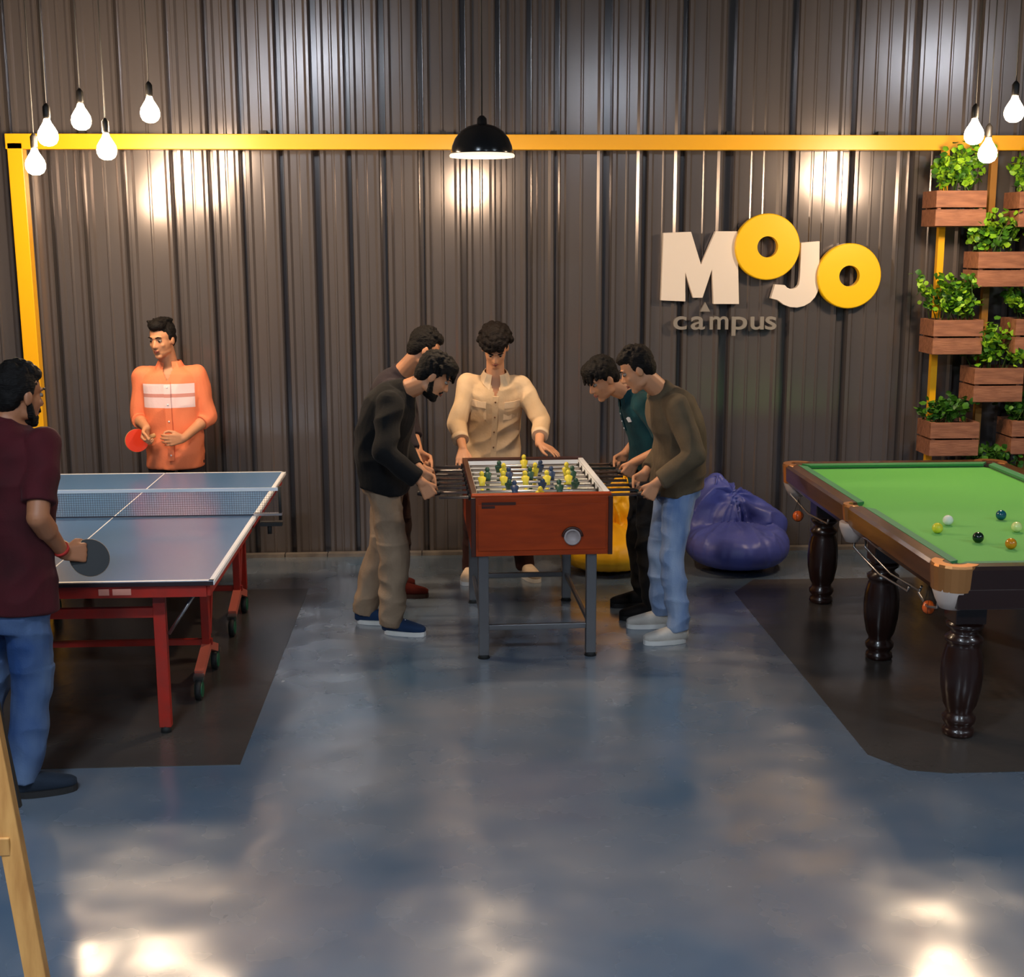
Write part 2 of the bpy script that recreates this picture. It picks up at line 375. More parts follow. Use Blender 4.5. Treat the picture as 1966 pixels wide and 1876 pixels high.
# ------------------------------------------------------------------ crates with plants
wood = mat('crate_wood', (166, 110, 80), .6, bump=(14, .3, (1, 6, 6)), var=(6, (132, 84, 60), (1, 5, 5)))
soil = mat('soil', (48, 34, 24), .95, bump=(40, .8))
leafA = mat('leaf_bright', (104, 164, 30), .45, var=(9, (160, 200, 50)), spec=.4)
leafB = mat('leaf_dark', (44, 92, 26), .45, var=(9, (86, 140, 40)), spec=.4)
stemm = mat('stem_green', (70, 96, 40), .6)
def crate(x0, ztop, lab, wd=.345, ht=.245, dp=.26, yf=8.78):
    t = thing('wooden_crate', lab, 'crate', (x0+wd/2, yf+dp/2, ztop-ht))
    for k in range(2):
        zc = ztop-ht*(.25+.5*k); h = ht/2-.012
        MB().box((x0+wd/2, yf+.009, zc), (wd, .018, h)).obj('slat', wood, t, bevel=.002)
        MB().box((x0+wd/2, yf+dp-.009, zc), (wd, .018, h)).obj('slat', wood, t)
        MB().box((x0+.009, yf+dp/2, zc), (.018, dp-.04, h)).obj('slat', wood, t)
        MB().box((x0+wd-.009, yf+dp/2, zc), (.018, dp-.04, h)).obj('slat', wood, t)
    for cx in (x0+.03, x0+wd-.03):
        for cy in (yf+.03, yf+dp-.03): MB().box((cx, cy, ztop-ht/2), (.022, .022, ht-.01)).obj('corner_post', wood, t)
    MB().box((x0+wd/2, yf+dp/2, ztop-ht+.008), (wd-.04, dp-.04, .012)).obj('bottom_board', wood, t)
    MB().box((x0+wd/2, yf+dp/2, ztop-.06), (wd-.045, dp-.045, .06)).obj('soil', soil, t)
    return t
def plant(x0, ztop, lab, wd=.345, h=.30, dp=.26, yf=8.78, dens=150, lean=0, spread=1.0, seed=1, m=None, kind='leafy_plant'):
    rnd = random.Random(seed); c = V((x0+wd/2, yf+dp/2, ztop-.03))
    t = thing(kind, lab, 'plant', c)
    st = MB(); lf = MB(); lf2 = MB()
    for s in range(16):
        b = c+V((rnd.uniform(-.4, .4)*wd, rnd.uniform(-.35, .35)*dp, 0))
        a = rnd.uniform(0, 6.28); sp_ = rnd.uniform(.03, .17)*spread
        tip = b+V((math.cos(a)*sp_+lean*rnd.uniform(0, 1), math.sin(a)*sp_*.8, h*rnd.uniform(.45, 1.05)))
        mid = (b+tip)/2+V((0, 0, .03))
        st.tube([b, mid, tip], [.004, .003, .0015], 5)
        for k in range(max(1, dens//16)):
            u = rnd.uniform(.25, 1.05); p = b.lerp(mid, u*2) if u < .5 else mid.lerp(tip, u*2-1)
            p = p+V((rnd.gauss(0, .022), rnd.gauss(0, .022), rnd.gauss(0, .014)))
            d = V((rnd.gauss(0, 1), rnd.gauss(0, 1)-.25, rnd.uniform(-.3, .8))).normalized()
            n = d.cross(V((rnd.gauss(0, 1), rnd.gauss(0, 1), rnd.gauss(0, 1)))).normalized()
            L = rnd.uniform(.035, .06); W = L*.42; up_ = d.cross(n)
            q = [p, p+d*L*.35+n*W, p+d*L*.75+n*W*.8, p+d*L-up_*L*.15, p+d*L*.75-n*W*.8, p+d*L*.35-n*W, p+d*L*.5+up_*L*.1]
            (lf if rnd.random() < .6 else lf2).add(q, [(0, 1, 6), (1, 2, 6), (2, 3, 6), (3, 4, 6), (4, 5, 6), (5, 0, 6)], True)
    st.obj('stems', stemm, t, fixn=False)
    o = lf.obj('foliage', m or leafA, t, fixn=False); o['kind'] = 'stuff'
    o = lf2.obj('foliage', leafB, t, fixn=False); o['kind'] = 'stuff'
    return t
def zy(y, x=1840): return px(x, y, 8.78)[2]
def xx_(x, y=500): return px(x, y, 8.78)[0]
colA, colB, colC = xx_(1797, 400), xx_(1880, 510), xx_(1957, 400)
colA2, colB2 = xx_(1792, 640), xx_(1872, 740)
CRT = [(xx_(1797, 400), zy(364), 'top crate of the left crate column, under the yellow rail', 'bushy bright green plant in the top left crate under the bulbs', 1.0, 11, leafA, -.02),
       (xx_(1792, 640), zy(613), 'middle crate of the left crate column', 'plant in the middle left crate, trailing leftwards over the wall', 1.1, 12, leafA, -.09),
       (xx_(1786, 840), zy(810), 'lowest crate of the left column, just above the snooker table', 'sparse small plant in the lowest left crate', .55, 13, leafB, 0),
       (xx_(1878, 510), zy(482), 'upper crate of the middle crate column', 'round bright plant in the upper crate of the middle column', .95, 14, leafA, 0),
       (xx_(1870, 740), zy(706), 'lower crate of the middle crate column', 'drooping plant in the lower crate of the middle column', 1.0, 15, leafA, 0),
       (xx_(1866, 950), zy(915), 'crate half hidden behind the far edge of the snooker table', 'low dark plant showing above the snooker table cushion', .75, 16, leafB, 0),
       (xx_(1957, 400), zy(366), 'top crate cut by the right edge of the photo', 'green plant at the right edge, in the top crate', 1.0, 17, leafA, 0),
       (xx_(1950, 640), zy(612), 'middle crate cut by the right edge of the photo', 'green plant at the right edge, in the middle crate', .9, 18, leafA, 0),
       (xx_(1942, 840), zy(808), 'lowest crate cut by the right edge of the photo', 'small plant at the right edge, in the lowest crate', .55, 19, leafB, 0)]
for i, (x0, zt, cl, pl, hh, sd, m_, ln) in enumerate(CRT):
    c_ = crate(x0, zt, 'brown two-slat wooden crate, '+cl); c_['group'] = 'planter crates on the yellow frame'
    p_ = plant(x0, zt, pl, h=.31*hh, seed=sd, dens=int(420*hh), m=m_, lean=ln); p_['group'] = 'plants in the crates'

# ------------------------------------------------------------------ table tennis table
red = mat('red_steel', (170, 34, 18), .4, bump=(20, .08), var=(14, (150, 40, 28)))
ttb = mat('table_blue', (78, 116, 160), .24, spec=.7, bump=(60, .03)); wht = mat('line_white', (235, 235, 238), .4)
chrome = mat('chrome', (190, 185, 185), .34, 1.0); green = mat('caster_green', (20, 90, 62), .4)
rub = mat('rubber_black', (20, 20, 20), .7)
TX, TY, TA = -1.027, 5.5956, .0041
def TT(u, v, z): c, s = math.cos(TA), math.sin(TA); return V((TX+u*c-v*s, TY+u*s+v*c, z))
tt = thing('table_tennis_table', 'blue table tennis table with white lines on a red wheeled steel frame', 'table', TT(-.76, 1.37, 0))
for v0, v1 in ((0, 1.365), (1.375, 2.74)):
    half = MB(); half.prism([(TT(u, v, 0).x, TT(u, v, 0).y) for u, v in ((-1.525, v0), (0, v0), (0, v1), (-1.525, v1))], (0, 0, .74), (1, 0, 0), (0, 1, 0), (0, 0, .02)).obj('table_top', ttb, tt, bevel=.002)
def ttline(u0, u1, v0, v1):
    MB().prism([(TT(u, v, 0).x, TT(u, v, 0).y) for u, v in ((u0, v0), (u1, v0), (u1, v1), (u0, v1))], (0, 0, .7602), (1, 0, 0), (0, 1, 0), (0, 0, .0009)).obj('line', wht, tt)
for a0, a1 in ((0, 1.365), (1.375, 2.74)):
    ttline(-.02, 0, a0, a1); ttline(-1.525, -1.505, a0, a1); ttline(-.7655, -.7595, a0, a1)
ttline(-1.525, 0, 0, .02); ttline(-1.525, 0, 2.72, 2.74)
# white side edging
MB().bar(TT(-1.525, -.003, .7495), TT(0, -.003, .7495), .005, .017).obj('edge_strip', mat('edge_dark', (34, 20, 26), .5), tt)
MB().bar(TT(.002, 0, .75), TT(.002, 2.74, .75), .004, .018).obj('edge_strip', wht, tt)
for v in (.03, 1.33, 1.41, 2.71):
    MB().bar(TT(-1.49, v, .712), TT(-.035, v, .712), .03, .055).obj('apron', red, tt)
for u in (-1.49, -.035):
    for v0, v1 in ((.03, 1.33), (1.41, 2.71)): MB().bar(TT(u, v0, .712), TT(u, v1, .712), .03, .055).obj('apron', red, tt)
# pale worn maker mark on the apron (unreadable)
for u0, u1 in ((-.50, -.455), (-.44, -.36)):
    MB().bar(TT(u0, .012, .712), TT(u1, .012, .712), .003, .028).obj('faded_mark', mat('faded_print', (225, 150, 130), .5), tt)
for v in (.17, 2.57):
    for u in (-1.25, -.275):
        lg = MB().bar(TT(u, v, .69), TT(u, v, .03), .055, .04).obj('leg', red, tt, bevel=.003)
        MB().tube([TT(u, v, .035), TT(u, v, 0)], [.02, .026], 12).obj('foot', rub, lg)
    MB().bar(TT(-1.25, v, .575), TT(-.275, v, .575), .03, .045).obj('crossbar', red, tt)
    MB().tube([TT(-.10, v+(.02 if v < 1 else -.02), .68), TT(-.24, v, .47)], .008, 8).obj('brace', chrome, tt)
    MB().tube([TT(-1.425, v, .68), TT(-1.285, v, .47)], .008, 8).obj('brace', chrome, tt)
for v, vv in ((.85, (.60, 1.07)), (1.89, (1.65, 2.13))):
    for u in (-1.32, -.20):
        MB().bar(TT(u, v, .69), TT(u, v, .20), .04, .05).obj('carriage_post', red, tt, bevel=.003)
        MB().bar(TT(u, v+.25, .69), TT(u, v+.05, .25), .03, .04).obj('carriage_post', red, tt)
        MB().bar(TT(u, vv[0]+.02, .125), TT(u, v, .2), .045, .04).obj('foot_bar', mat('foot_bar_pale_red', (205, 105, 85), .4), tt)
        MB().bar(TT(u, v, .2), TT(u, vv[1]-.02, .125), .045, .04).obj('foot_bar', mat('foot_bar_pale_red', (205, 105, 85), .4), tt)
        for w_ in vv:
            cs = MB().tube([TT(u-.014, w_, .052), TT(u+.014, w_, .052)], .052, 20).obj('caster', rub, tt)
            MB().tube([TT(u-.018, w_, .052), TT(u+.018, w_, .052)], .038, 16).obj('hub', green, cs)
            MB().bar(TT(u, w_, .125), TT(u, w_+.01, .10), .05, .03).obj('fork', chrome, cs)
    MB().bar(TT(-1.32, v, .22), TT(-.17, v, .22), .025, .03).obj('crossbar', red, tt)
# net set clamps onto the table: its own thing
netm = mat('net_mesh_dark', (30, 38, 60), .8)
ns = thing('table_tennis_net', 'dark net with white top tape clamped across the blue table', 'net', TT(-.76, 1.37, .76))
vN = 1.37
MB().bar(TT(-1.66, vN, .905), TT(.13, vN, .905), .006, .018).obj('top_tape', wht, ns)
mb = MB()
u = -1.64
while u < .13: mb.bar(TT(u, vN, .764), TT(u, vN, .9), .0010, .0010); u += .0125
z = .766
while z < .9: mb.bar(TT(-1.65, vN, z), TT(.12, vN, z), .0010, .0010); z += .0125
o = mb.obj('net', netm, ns, fixn=False); o['kind'] = 'stuff'
MB().bar(TT(-1.65, vN, .765), TT(.12, vN, .765), .004, .006).obj('bottom_cord', netm, ns)
for u, sgn in ((.13, 1), (-1.66, -1)):
    MB().tube([TT(u, vN, .735), TT(u, vN, .92)], .009, 10).obj('net_post', rub, ns)
    MB().bar(TT(u-sgn*.14, vN, .768), TT(u+sgn*.01, vN, .768), .03, .012).obj('clamp', chrome, ns)
    MB().bar(TT(u-sgn*.11, vN, .715), TT(u+sgn*.01, vN, .715), .045, .02).obj('clamp', rub, ns)
    MB().tube([TT(u-sgn*.06, vN, .66), TT(u-sgn*.06, vN, .72)], .012, 10).obj('clamp_screw', rub, ns)

# ------------------------------------------------------------------ foosball table
mah = mat('foosball_wood', (162, 56, 4), .45, bump=(8, .05, (1, 8, 8)), var=(5, (138, 46, 4), (1, 6, 6)), spec=.3)
dkw = mat('foosball_trim_dark', (62, 26, 16), .4)
pf = mat('pitch_pale', (188, 192, 186), .35); stl = mat('leg_steel', (110, 108, 110), .35, .7)
FX, FY, FA, FW, FL = .13, 6.7177, .0285, .74, 1.213
FR = Matrix.Rotation(FA, 3, 'Z')
def FB(u, v, z): p = FR @ V((u, v, 0)); return V((FX+p.x, FY+p.y, z))
fb = thing('foosball_table', 'red-brown foosball table on grey steel legs with chrome rods and small players', 'table', FB(.37, .6, 0))
ZB, ZT = .575, .905
def fbox(u0, u1, v0, v1, z0, z1, name, m, par=None, bevel=.003):
    return MB().box(FB((u0+u1)/2, (v0+v1)/2, (z0+z1)/2), (u1-u0, v1-v0, z1-z0), FR).obj(name, m, par or fb, bevel=bevel)
fbox(0, FW, 0, .025, ZB, ZT-.012, 'end_panel', mah); fbox(0, FW, FL-.025, FL, ZB, ZT-.012, 'end_panel', mah)
fbox(0, .025, .025, FL-.025, ZB, ZT-.012, 'side_panel', mah); fbox(FW-.025, FW, .025, FL-.025, ZB, ZT-.012, 'side_panel', mah)
fbox(.03, FW-.03, -.006, 0, ZB+.03, ZT-.05, 'front_inlay', mah, bevel=.002)
for u in (0.006, FW-.006): fbox(u-.012, u+.012, -.01, .012, ZB, ZT-.012, 'corner_trim', dkw)
for (u0, u1, v0, v1) in ((0, FW, 0, .06), (0, FW, FL-.06, FL)): fbox(u0, u1, v0, v1, ZT-.012, ZT, 'top_rail', mah if v0 == 0 else dkw)
for (u0, u1) in ((0, .03), (FW-.03, FW)): fbox(u0, u1, .06, FL-.06, ZT-.012, ZT, 'top_rail', wht if u0 > .1 else dkw)
fbox(.025, FW-.025, .025, FL-.025, .785, .80, 'playfield', pf)
for (u0, u1, v0, v1) in ((.03, .034, .03, FL-.03), (FW-.034, FW-.03, .03, FL-.03)): fbox(u0, u1, v0, v1, .80, ZT-.012, 'inner_side', wht, bevel=0)
for (u0, u1, v0, v1) in ((.03, FW-.03, .06, .064), (.03, FW-.03, FL-.064, FL-.06)): fbox(u0, u1, v0, v1, .80, ZT-.012, 'inner_side', wht, bevel=0)
fgl = mat('pitch_line', (60, 120, 70), .5)
fbox(.03, FW-.03, FL/2-.003, FL/2+.003, .80, .8015, 'pitch_line', fgl, bevel=0)
mb = MB(); cpt = FB(FW/2, FL/2, .8005)
mb.lathe(cpt, [(.085, 0), (.085, .0012), (.092, .0012), (.092, 0)], 32).obj('centre_circle', fgl, fb, fixn=False)
# ball return cup, round pale with dark hood
c = FB(.53, -.006, .675); cup = MB()
prof = [(.045, 0), (.045, -.012), (.036, -.016), (.034, -.006), (0, -.004)]
vs = []; n = 24
for r, y in prof:
    for k in range(n): t = 2*math.pi*k/n; vs.append(c+V((r*math.cos(t), y, r*math.sin(t))))
cup.add(vs, [(i*n+k, i*n+(k+1) % n, (i+1)*n+(k+1) % n, (i+1)*n+k) for i in range(len(prof)-1) for k in range(n)], True)
cup.obj('ball_return_cup', mat('cup_grey', (165, 150, 148), .45), fb)
hood = MB(); hood.tube([c+V((.052*math.cos(R_(a)), -.012, .052*math.sin(R_(a)))) for a in range(5, 180, 17)], .007, 8).obj('cup_hood', dkw, fb)
fbox(.05, .23, -.008, -.005, .852, .868, 'dark_print', dkw, bevel=0)
fbox(.05, .12, -.008, -.005, .835, .849, 'dark_print', dkw, bevel=0)
for u, v in ((.06, .05), (FW-.10, .05), (.06, FL-.06), (FW-.10, FL-.06)):
    lg = fbox(u-.027, u+.027, v-.027, v+.027, .02, ZB, 'leg', stl)
    MB().tube([FB(u, v, .03), FB(u, v, 0)], [.02, .034], 14).obj('leveller', rub, lg)
for v in (.05, FL-.06): fbox(.06, FW-.10, v-.012, v+.012, .155, .185, 'stretcher', stl)
for u in (.06, FW-.10): fbox(u-.01, u+.01, .06, FL-.07, .155, .18, 'stretcher', stl)
yteam = mat('player_yellow', (226, 206, 60), .4); bteam = mat('player_blue', (40, 62, 96), .4); gteam = mat('player_green_dark', (40, 78, 60), .4)
grip = mat('grip_black', (30, 24, 24), .5)
ZR = .872
rodsY = [.13+i*(FL-.26)/7 for i in range(8)]
counts = [1, 2, 3, 5, 5, 3, 2, 1]; teams = [1, 0, 1, 0, 0, 1, 0, 1]
def player(base, tilt, m, par):
    """small rod figure hung at base point (rod axis along table width)"""
    mb = MB(); Rt = FR @ Matrix.Rotation(tilt, 3, 'X')
    def q(x, y, z): return base+Rt @ V((x*1.3, y*1.3, z*1.22))
    ax = [Rt @ V(e) for e in ((1, 0, 0), (0, 1, 0), (0, 0, 1))]
    mb.ell(q(0, 0, .043), (.014, .015, .017), ax, 10, 8)
    mb.loft([(q(0, 0, -.022), ax[0], ax[1], .014, .011), (q(0, 0, 0), ax[0], ax[1], .018, .015), (q(0, 0, .024), ax[0], ax[1], .025, .013), (q(0, 0, .032), ax[0], ax[1], .009, .008)], 12)
    mb.loft([(q(0, .006, -.068), ax[0], ax[1], .012, .012), (q(0, .004, -.06), ax[0], ax[1], .012, .012), (q(0, 0, -.045), ax[0], ax[1], .009, .006), (q(0, 0, -.02), ax[0], ax[1], .011, .009)], 12)
    return mb.obj('player', m, par)
rods = []
for i, v in enumerate(rodsY):
    inL = -.17; inR = FW+.17
    rd = MB().tube([FB(inL, v, ZR), FB(inR, v, ZR)], .0085, 12).obj('rod', chrome, fb); rods.append(rd)
    side = -1 if teams[i] == 0 else 1
    uh = inL if side < 0 else inR
    MB().tube([FB(uh-.01*side, v, ZR), FB(uh+.02*side, v, ZR), FB(uh+.09*side, v, ZR), FB(uh+.115*side, v, ZR)], [.013, .018, .018, .012], 14).obj('handle', grip, rd)
    for u in (.012, FW-.012): MB().tube([FB(u-.025, v, ZR), FB(u+.025, v, ZR)], .018, 14).obj('bearing', grip, rd)
    n = counts[i]
    for k in range(n):
        u = FW*(k+1)/(n+1)+(.04*((i % 3)-1) if n > 1 else 0)
        tl = random.Random(i).uniform(-.9, .9)
        m_ = (yteam if (0, 1, 1, 0, 1, 0, 1, 0)[i] == 0 else (bteam if (k+i) % 2 else gteam))
        player(FB(u, v, ZR), tl, m_, rd)
# goal mouths
fbox(.27, .47, FL-.068, FL-.062, .80, .87, 'goal', dkw, bevel=0); fbox(.27, .47, .062, .068, .80, .87, 'goal', dkw, bevel=0)

# ------------------------------------------------------------------ snooker table
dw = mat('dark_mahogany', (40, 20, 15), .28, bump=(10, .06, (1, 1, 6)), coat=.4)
rw = mat('rail_mahogany', (98, 60, 34), .3, bump=(6, .05, (6, 1, 6)), var=(4, (74, 42, 24), (6, .6, 6)), coat=.4)
clo = mat('green_cloth', (76, 174, 14), .8, bump=(200, .04), sheen=.2); cus = mat('green_cushion', (28, 122, 52), .8, sheen=.2)
brass = mat('copper_brass', (205, 140, 84), .3, .7); leather = mat('pocket_leather_pale', (196, 178, 168), .6)
dark = mat('pocket_hole', (6, 6, 6), .9)
SX, SY, SL, SW, ST = 2.095, 5.283, 2.71, 1.40, .85
sn = thing('snooker_table', 'snooker table with bright green cloth, brown rails and turned dark wooden legs', 'table', (SX+SW/2, SY+SL/2, 0))
def sbox(u0, u1, v0, v1, z0, z1, name, m, par=None, bevel=.004):
    return MB().box((SX+(u0+u1)/2, SY+(v0+v1)/2, (z0+z1)/2), (u1-u0, v1-v0, z1-z0)).obj(name, m, par or sn, bevel=bevel)
RW = .085; CW = .045; ZP = ST-.03
sbox(RW-.01, SW-RW+.01, RW-.01, SL-RW+.01, ZP-.05, ZP, 'bed_cloth', clo, bevel=0)
PK = .075
# rails: two per long side, one per end, sloped outer face
def rail(a, b, inward, outm):
    a, b, n = V(a), V(b), V(inward); up_ = V((0, 0, 1))
    d = (b-a).normalized(); L = (b-a).length
    prof = [(0, -.015), (.012, 0), (RW-.012, 0), (RW-.005, -.01), (RW, -.10), (.03, -.135), (.005, -.10)]
    MB().prism([(p[0], p[1]) for p in prof], a, n, up_, d*L).obj('rail', outm, sn)
    # thin dark frame under rail
def cushion(a, b, inward):
    a, b, n = V(a), V(b), V(inward); d = (b-a); L = d.length; d.normalize()
    vs = []
    for (e, cut) in ((a, 1), (b, -1)):
        for (q, z) in ((RW-.004, -.002), (RW+CW, -.006), (RW+CW, -.018), (RW-.004, -.05)):
            vs.append(e+n*q+V((0, 0, z))+d*cut*(max(0, q-RW)*.9))
    MB().add(vs, [(0, 1, 5, 4), (1, 2, 6, 5), (2, 3, 7, 6), (3, 0, 4, 7), (0, 3, 2, 1), (4, 5, 6, 7)]).obj('cushion', cus, sn)
x0, x1, y0, y1, ym = SX, SX+SW, SY, SY+SL, SY+SL/2
for (xa, nn) in ((x0, (1, 0, 0)), (x1, (-1, 0, 0))):
    for (ya, yb) in ((y0+PK, ym-.045), (ym+.045, y1-PK)):
        rail((xa, ya, ST), (xa, yb, ST), nn, rw); cushion((xa, ya+.04, ST), (xa, yb-.01, ST), nn) if ya < ym else cushion((xa, ya+.01, ST), (xa, yb-.04, ST), nn)
for (ya, nn) in ((y0, (0, 1, 0)), (y1, (0, -1, 0))):
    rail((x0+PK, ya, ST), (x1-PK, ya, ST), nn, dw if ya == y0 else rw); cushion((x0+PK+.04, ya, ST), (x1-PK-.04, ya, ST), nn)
# pockets
def pocket(cx, cy, ix, iy, corner):
    """ix,iy direction pointing outward"""
    o = V((ix, iy, 0)).normalized(); s_ = o.cross(V((0, 0, 1)))
    c = V((cx, cy, ST)); mb = MB(); n = 13; r1, r0 = (.10, .052) if corner else (.062, .034)
    base = c-o*(.0)
    st = []
    arc = [R_(-100+200*k/(n-1)) for k in range(n)] if corner else [R_(-90+180*k/(n-1)) for k in range(n)]
    cc = c-o*(.085 if corner else .052)
    vs = []
    for t in arc:
        dd = o*math.cos(t)+s_*math.sin(t)
        for r, z in ((r0, .003), (r1, .003), (r1+.004, -.008), (r1-.004, (-.115 if corner else -.085)), (r1-.035, -.125 if corner else -.10), (r0, -.02)): vs.append(cc+dd*r+V((0, 0, z)))
    m_ = 6; fs = [(i*m_+j, i*m_+(j+1) % m_, (i+1)*m_+(j+1) % m_, (i+1)*m_+j) for i in range(n-1) for j in range(m_)]
    fs += [tuple(range(m_)), tuple(reversed(range((n-1)*m_, n*m_)))]
    MB().add(vs, fs, False).obj('pocket_plate', brass, sn)
    MB().lathe(cc+V((0, 0, -.02)), [(r0+.002, -.02), (r0+.002, .004), (0, .004)], 20).obj('pocket_opening', dark, sn, fixn=False)
    # leather cup tapering below
    MB().lathe(cc+o*.01, [(r0+.034, -.095), (r0+.034, -.12), (r0+.02, -.16), (r0, -.20), (r0-.02, -.205)], 18).obj('pocket_cup', leather, sn)
    # net hanging with ring
    return cc
pcs = []
for cx, cy, ix, iy, cn in ((x0, y0, -1, -1, 1), (x0, y1, -1, 1, 1), (x1, y1, 1, 1, 1), (x1, y0, 1, -1, 1), (x0, ym, -1, 0, 0), (x1, ym, 1, 0, 0)):
    c = V((cx-ix*.035*cn, cy-iy*.035*cn, 0)); pcs.append(pocket(c.x, c.y, ix, iy, cn))
# lower frame
for (u0, u1, v0, v1) in ((.05, .10, .08, SL-.08), (SW-.10, SW-.05, .08, SL-.08), (.08, SW-.08, .05, .10), (.08, SW-.08, SL-.10, SL-.05)):
    sbox(u0, u1, v0, v1, .71, ST-.09, 'apron', dw)
sbox(.1, SW-.1, .1, SL-.1, .70, .75, 'slate_bed', dw, bevel=0)
sbox(.08, SW-.08, .004, .05, .66, ST-.10, 'end_board', dw)
legp = [(.062, 0), (.072, .015), (.068, .035), (.055, .045), (.073, .07), (.075, .09), (.06, .105), (.058, .12), (.074, .15), (.089, .23), (.093, .30), (.088, .37), (.076, .42), (.07, .435), (.082, .45), (.084, .465), (.064, .48), (.058, .495), (.08, .515), (.082, .53), (.06, .545)]
for v in (.25, SL/2, SL-.25):
    for u in (.22, SW-.22):
        lg = MB().lathe((SX+u, SY+v, 0), legp, 32, True, flute=(.13, .42, .006)).obj('leg', dw, sn)
        MB().box((SX+u, SY+v, .635), (.14, .14, .19)).obj('leg_block', dw, lg, bevel=.005)
# metal ball-return rails by the middle and near corner pockets
for (pa, pb) in (((SX+.05, ym-.02, .62), (SX+.13, ym-.62, .545)), ((SX+.11, ym-.02, .62), (SX+.19, ym-.62, .545)), ((SX+.04, y1-.12, .66), (SX+.12, y1-.65, .59)), ((SX+.04, y0+.12, .64), (SX+.14, y0+.62, .565))):
    a, b = V(pa), V(pb); mid = (a+b)/2+V((0, 0, -.03))
    MB().tube([a+V((0, 0, .06)), a, mid, b, b+V((0, -.02, .03))], .006, 8).obj('ball_rail', chrome, sn)
# pocket balls hanging in small nets
orange = mat('orange_ball', (226, 96, 32), .3, coat=.5); string = mat('net_string', (40, 32, 26), .8)
def netball(P, zt, lab):
    t = thing('ball_in_net', lab, 'ball', P)
    MB().ell(P, (.032,)*3, nu=20, nv=14).obj('ball', orange, t)
    mb = MB()
    for k in range(6):
        a = k*math.pi/3; pts = []
        for j in range(6):
            ph = math.pi*(j/5)*.62; r = .028*math.sin(math.pi-ph) if j < 5 else .02
            pts.append(P+V((.0335*math.cos(a)*math.sin(ph), .0335*math.sin(a)*math.sin(ph), -.0335*math.cos(ph))))
        pts.append(P+V((.02*math.cos(a), .02*math.sin(a), .04))); pts.append(V((P.x, P.y, zt)))
        mb.tube(pts, .0012, 5)
    mb.obj('net', string, t)
q1 = px(1532, 991, 7.45); q2 = px(1783, 1166, 5.7)
netball(q1, .72, 'orange ball hanging in a net at the far end of the snooker table'); netball(q2, .67, 'orange ball hanging in a net near the front leg of the snooker table')
def ball(x, y, rgb, name, lab, band=None):
    p = pz(x, y, ZP+.0262); m = mat('ball_'+name, rgb, .12, coat=.6)
    o = MB().ell(p, (.0262,)*3, nu=28, nv=18).obj('snooker_ball', m, None, loc=p); tag(o, lab, 'ball', 'balls on the green cloth')
    return o
ball(1800, 1014, (220, 214, 60), 'yellow', 'yellow ball, leftmost on the green cloth')
ball(1820, 999, (235, 235, 222), 'white', 'white ball just behind the yellow ball')
ball(1878, 1032, (12, 34, 26), 'black', 'black ball alone in the middle of the group')
ball(1922, 989, (16, 84, 104), 'blue', 'blue ball, farthest back on the green cloth')
ball(1952, 1012, (218, 232, 150), 'pale', 'pale cream ball beside the orange-brown ball')
ball(1941, 1044, (206, 130, 20), 'amber', 'amber ball nearest the near cushion')

# ------------------------------------------------------------------ bean bags
def beanbag(cx, cy, rgb, name, lab, s=1.0, flip=1, rot=0.0):
    m = mat(name, rgb, .42, bump=(5, .35, (1, 1, 1), .03), spec=.5)
    t = thing('bean_bag', lab, 'bean bag', (cx, cy, 0), 'bean bags')
    mb = MB(); Rz = Matrix.Rotation(rot, 3, 'Z')
    def P(x, y, z): return V((cx, cy, 0))+(Rz @ V((x*flip, y, 0)))*s+V((0, 0, z*s))
    ax = tuple(Rz @ V(e) for e in ((1, 0, 0), (0, 1, 0), (0, 0, 1)))
    mb.ell(P(0, -.02, .15), (.355*s, .33*s, .15*s), ax, 32, 16)
    for k in range(30):
        a = 2*math.pi*k/30; mb.ell(P(.245*math.cos(a), -.02+.225*math.sin(a), .165+.02*math.sin(a)), (.115*s, .115*s, .11*s), ax, 16, 10)
    for k in range(13):
        u = k/12; mb.ell(P(-.13+.38*u, .19-.05*u, .50-.26*u**1.1), ((.10+.03*u)*s, .10*s, (.095+.03*u)*s), ax, 18, 12)
        mb.ell(P(-.13-.13*u, .19-.07*u, .50-.30*u), (.09*s, .10*s, (.095+.03*u)*s), ax, 18, 12)
    mb.ell(P(-.02, .17, .30), (.25*s, .13*s, .19*s), ax, 24, 14)
    mb.ell(P(-.135, .18, .575), (.055*s, .05*s, .045*s), ax, 16, 10)
    def dd(co, n):
        q = co-V((cx, cy, 0)); h = max(0, min(1, (q.z-.18)/.12))
        a = math.atan2(q.y-.1, q.x)
        w1 = noise.noise(V((a*2.6, q.z*3.0-q.x*3, 1.3)))
        w2 = noise.noise(q*9)
        f = -abs(w1)*.075+.02
        return (f*h*1.1+w2*.008*h+.004*noise.noise(q*4))*s
    b = vox(mb, 'cover', m, t, .009, 6, dd)
    # floor-contact flattening
    for v in b.data.vertices: v.co.z = max(v.co.z, 0.004)
    # piped seams
    mb = MB()
    for a0 in (R_(200), R_(340)):
        pts = [P(.352*math.cos(a0+.1*j*0)*math.cos(f)*1.0, -.02+.328*math.sin(a0)*math.cos(f), .15+.148*math.sin(f)) for j, f in enumerate([R_(-60+10*q) for q in range(13)])]
    mb.tube([P(-.17, .14, .50), P(-.13, .115, .56), P(-.115, .14, .615), P(-.15, .17, .60)], .009*s, 8)
    mb.obj('handle_strap', m, t)
    return t
beanbag(1.985, 8.66, (74, 84, 166), 'beanbag_blue', 'blue leatherette bean bag with peaked back against the wall', 1.0)
beanbag(1.10, 8.68, (236, 172, 12), 'beanbag_yellow', 'yellow leatherette bean bag partly hidden behind the foosball table', 1.0, -1)

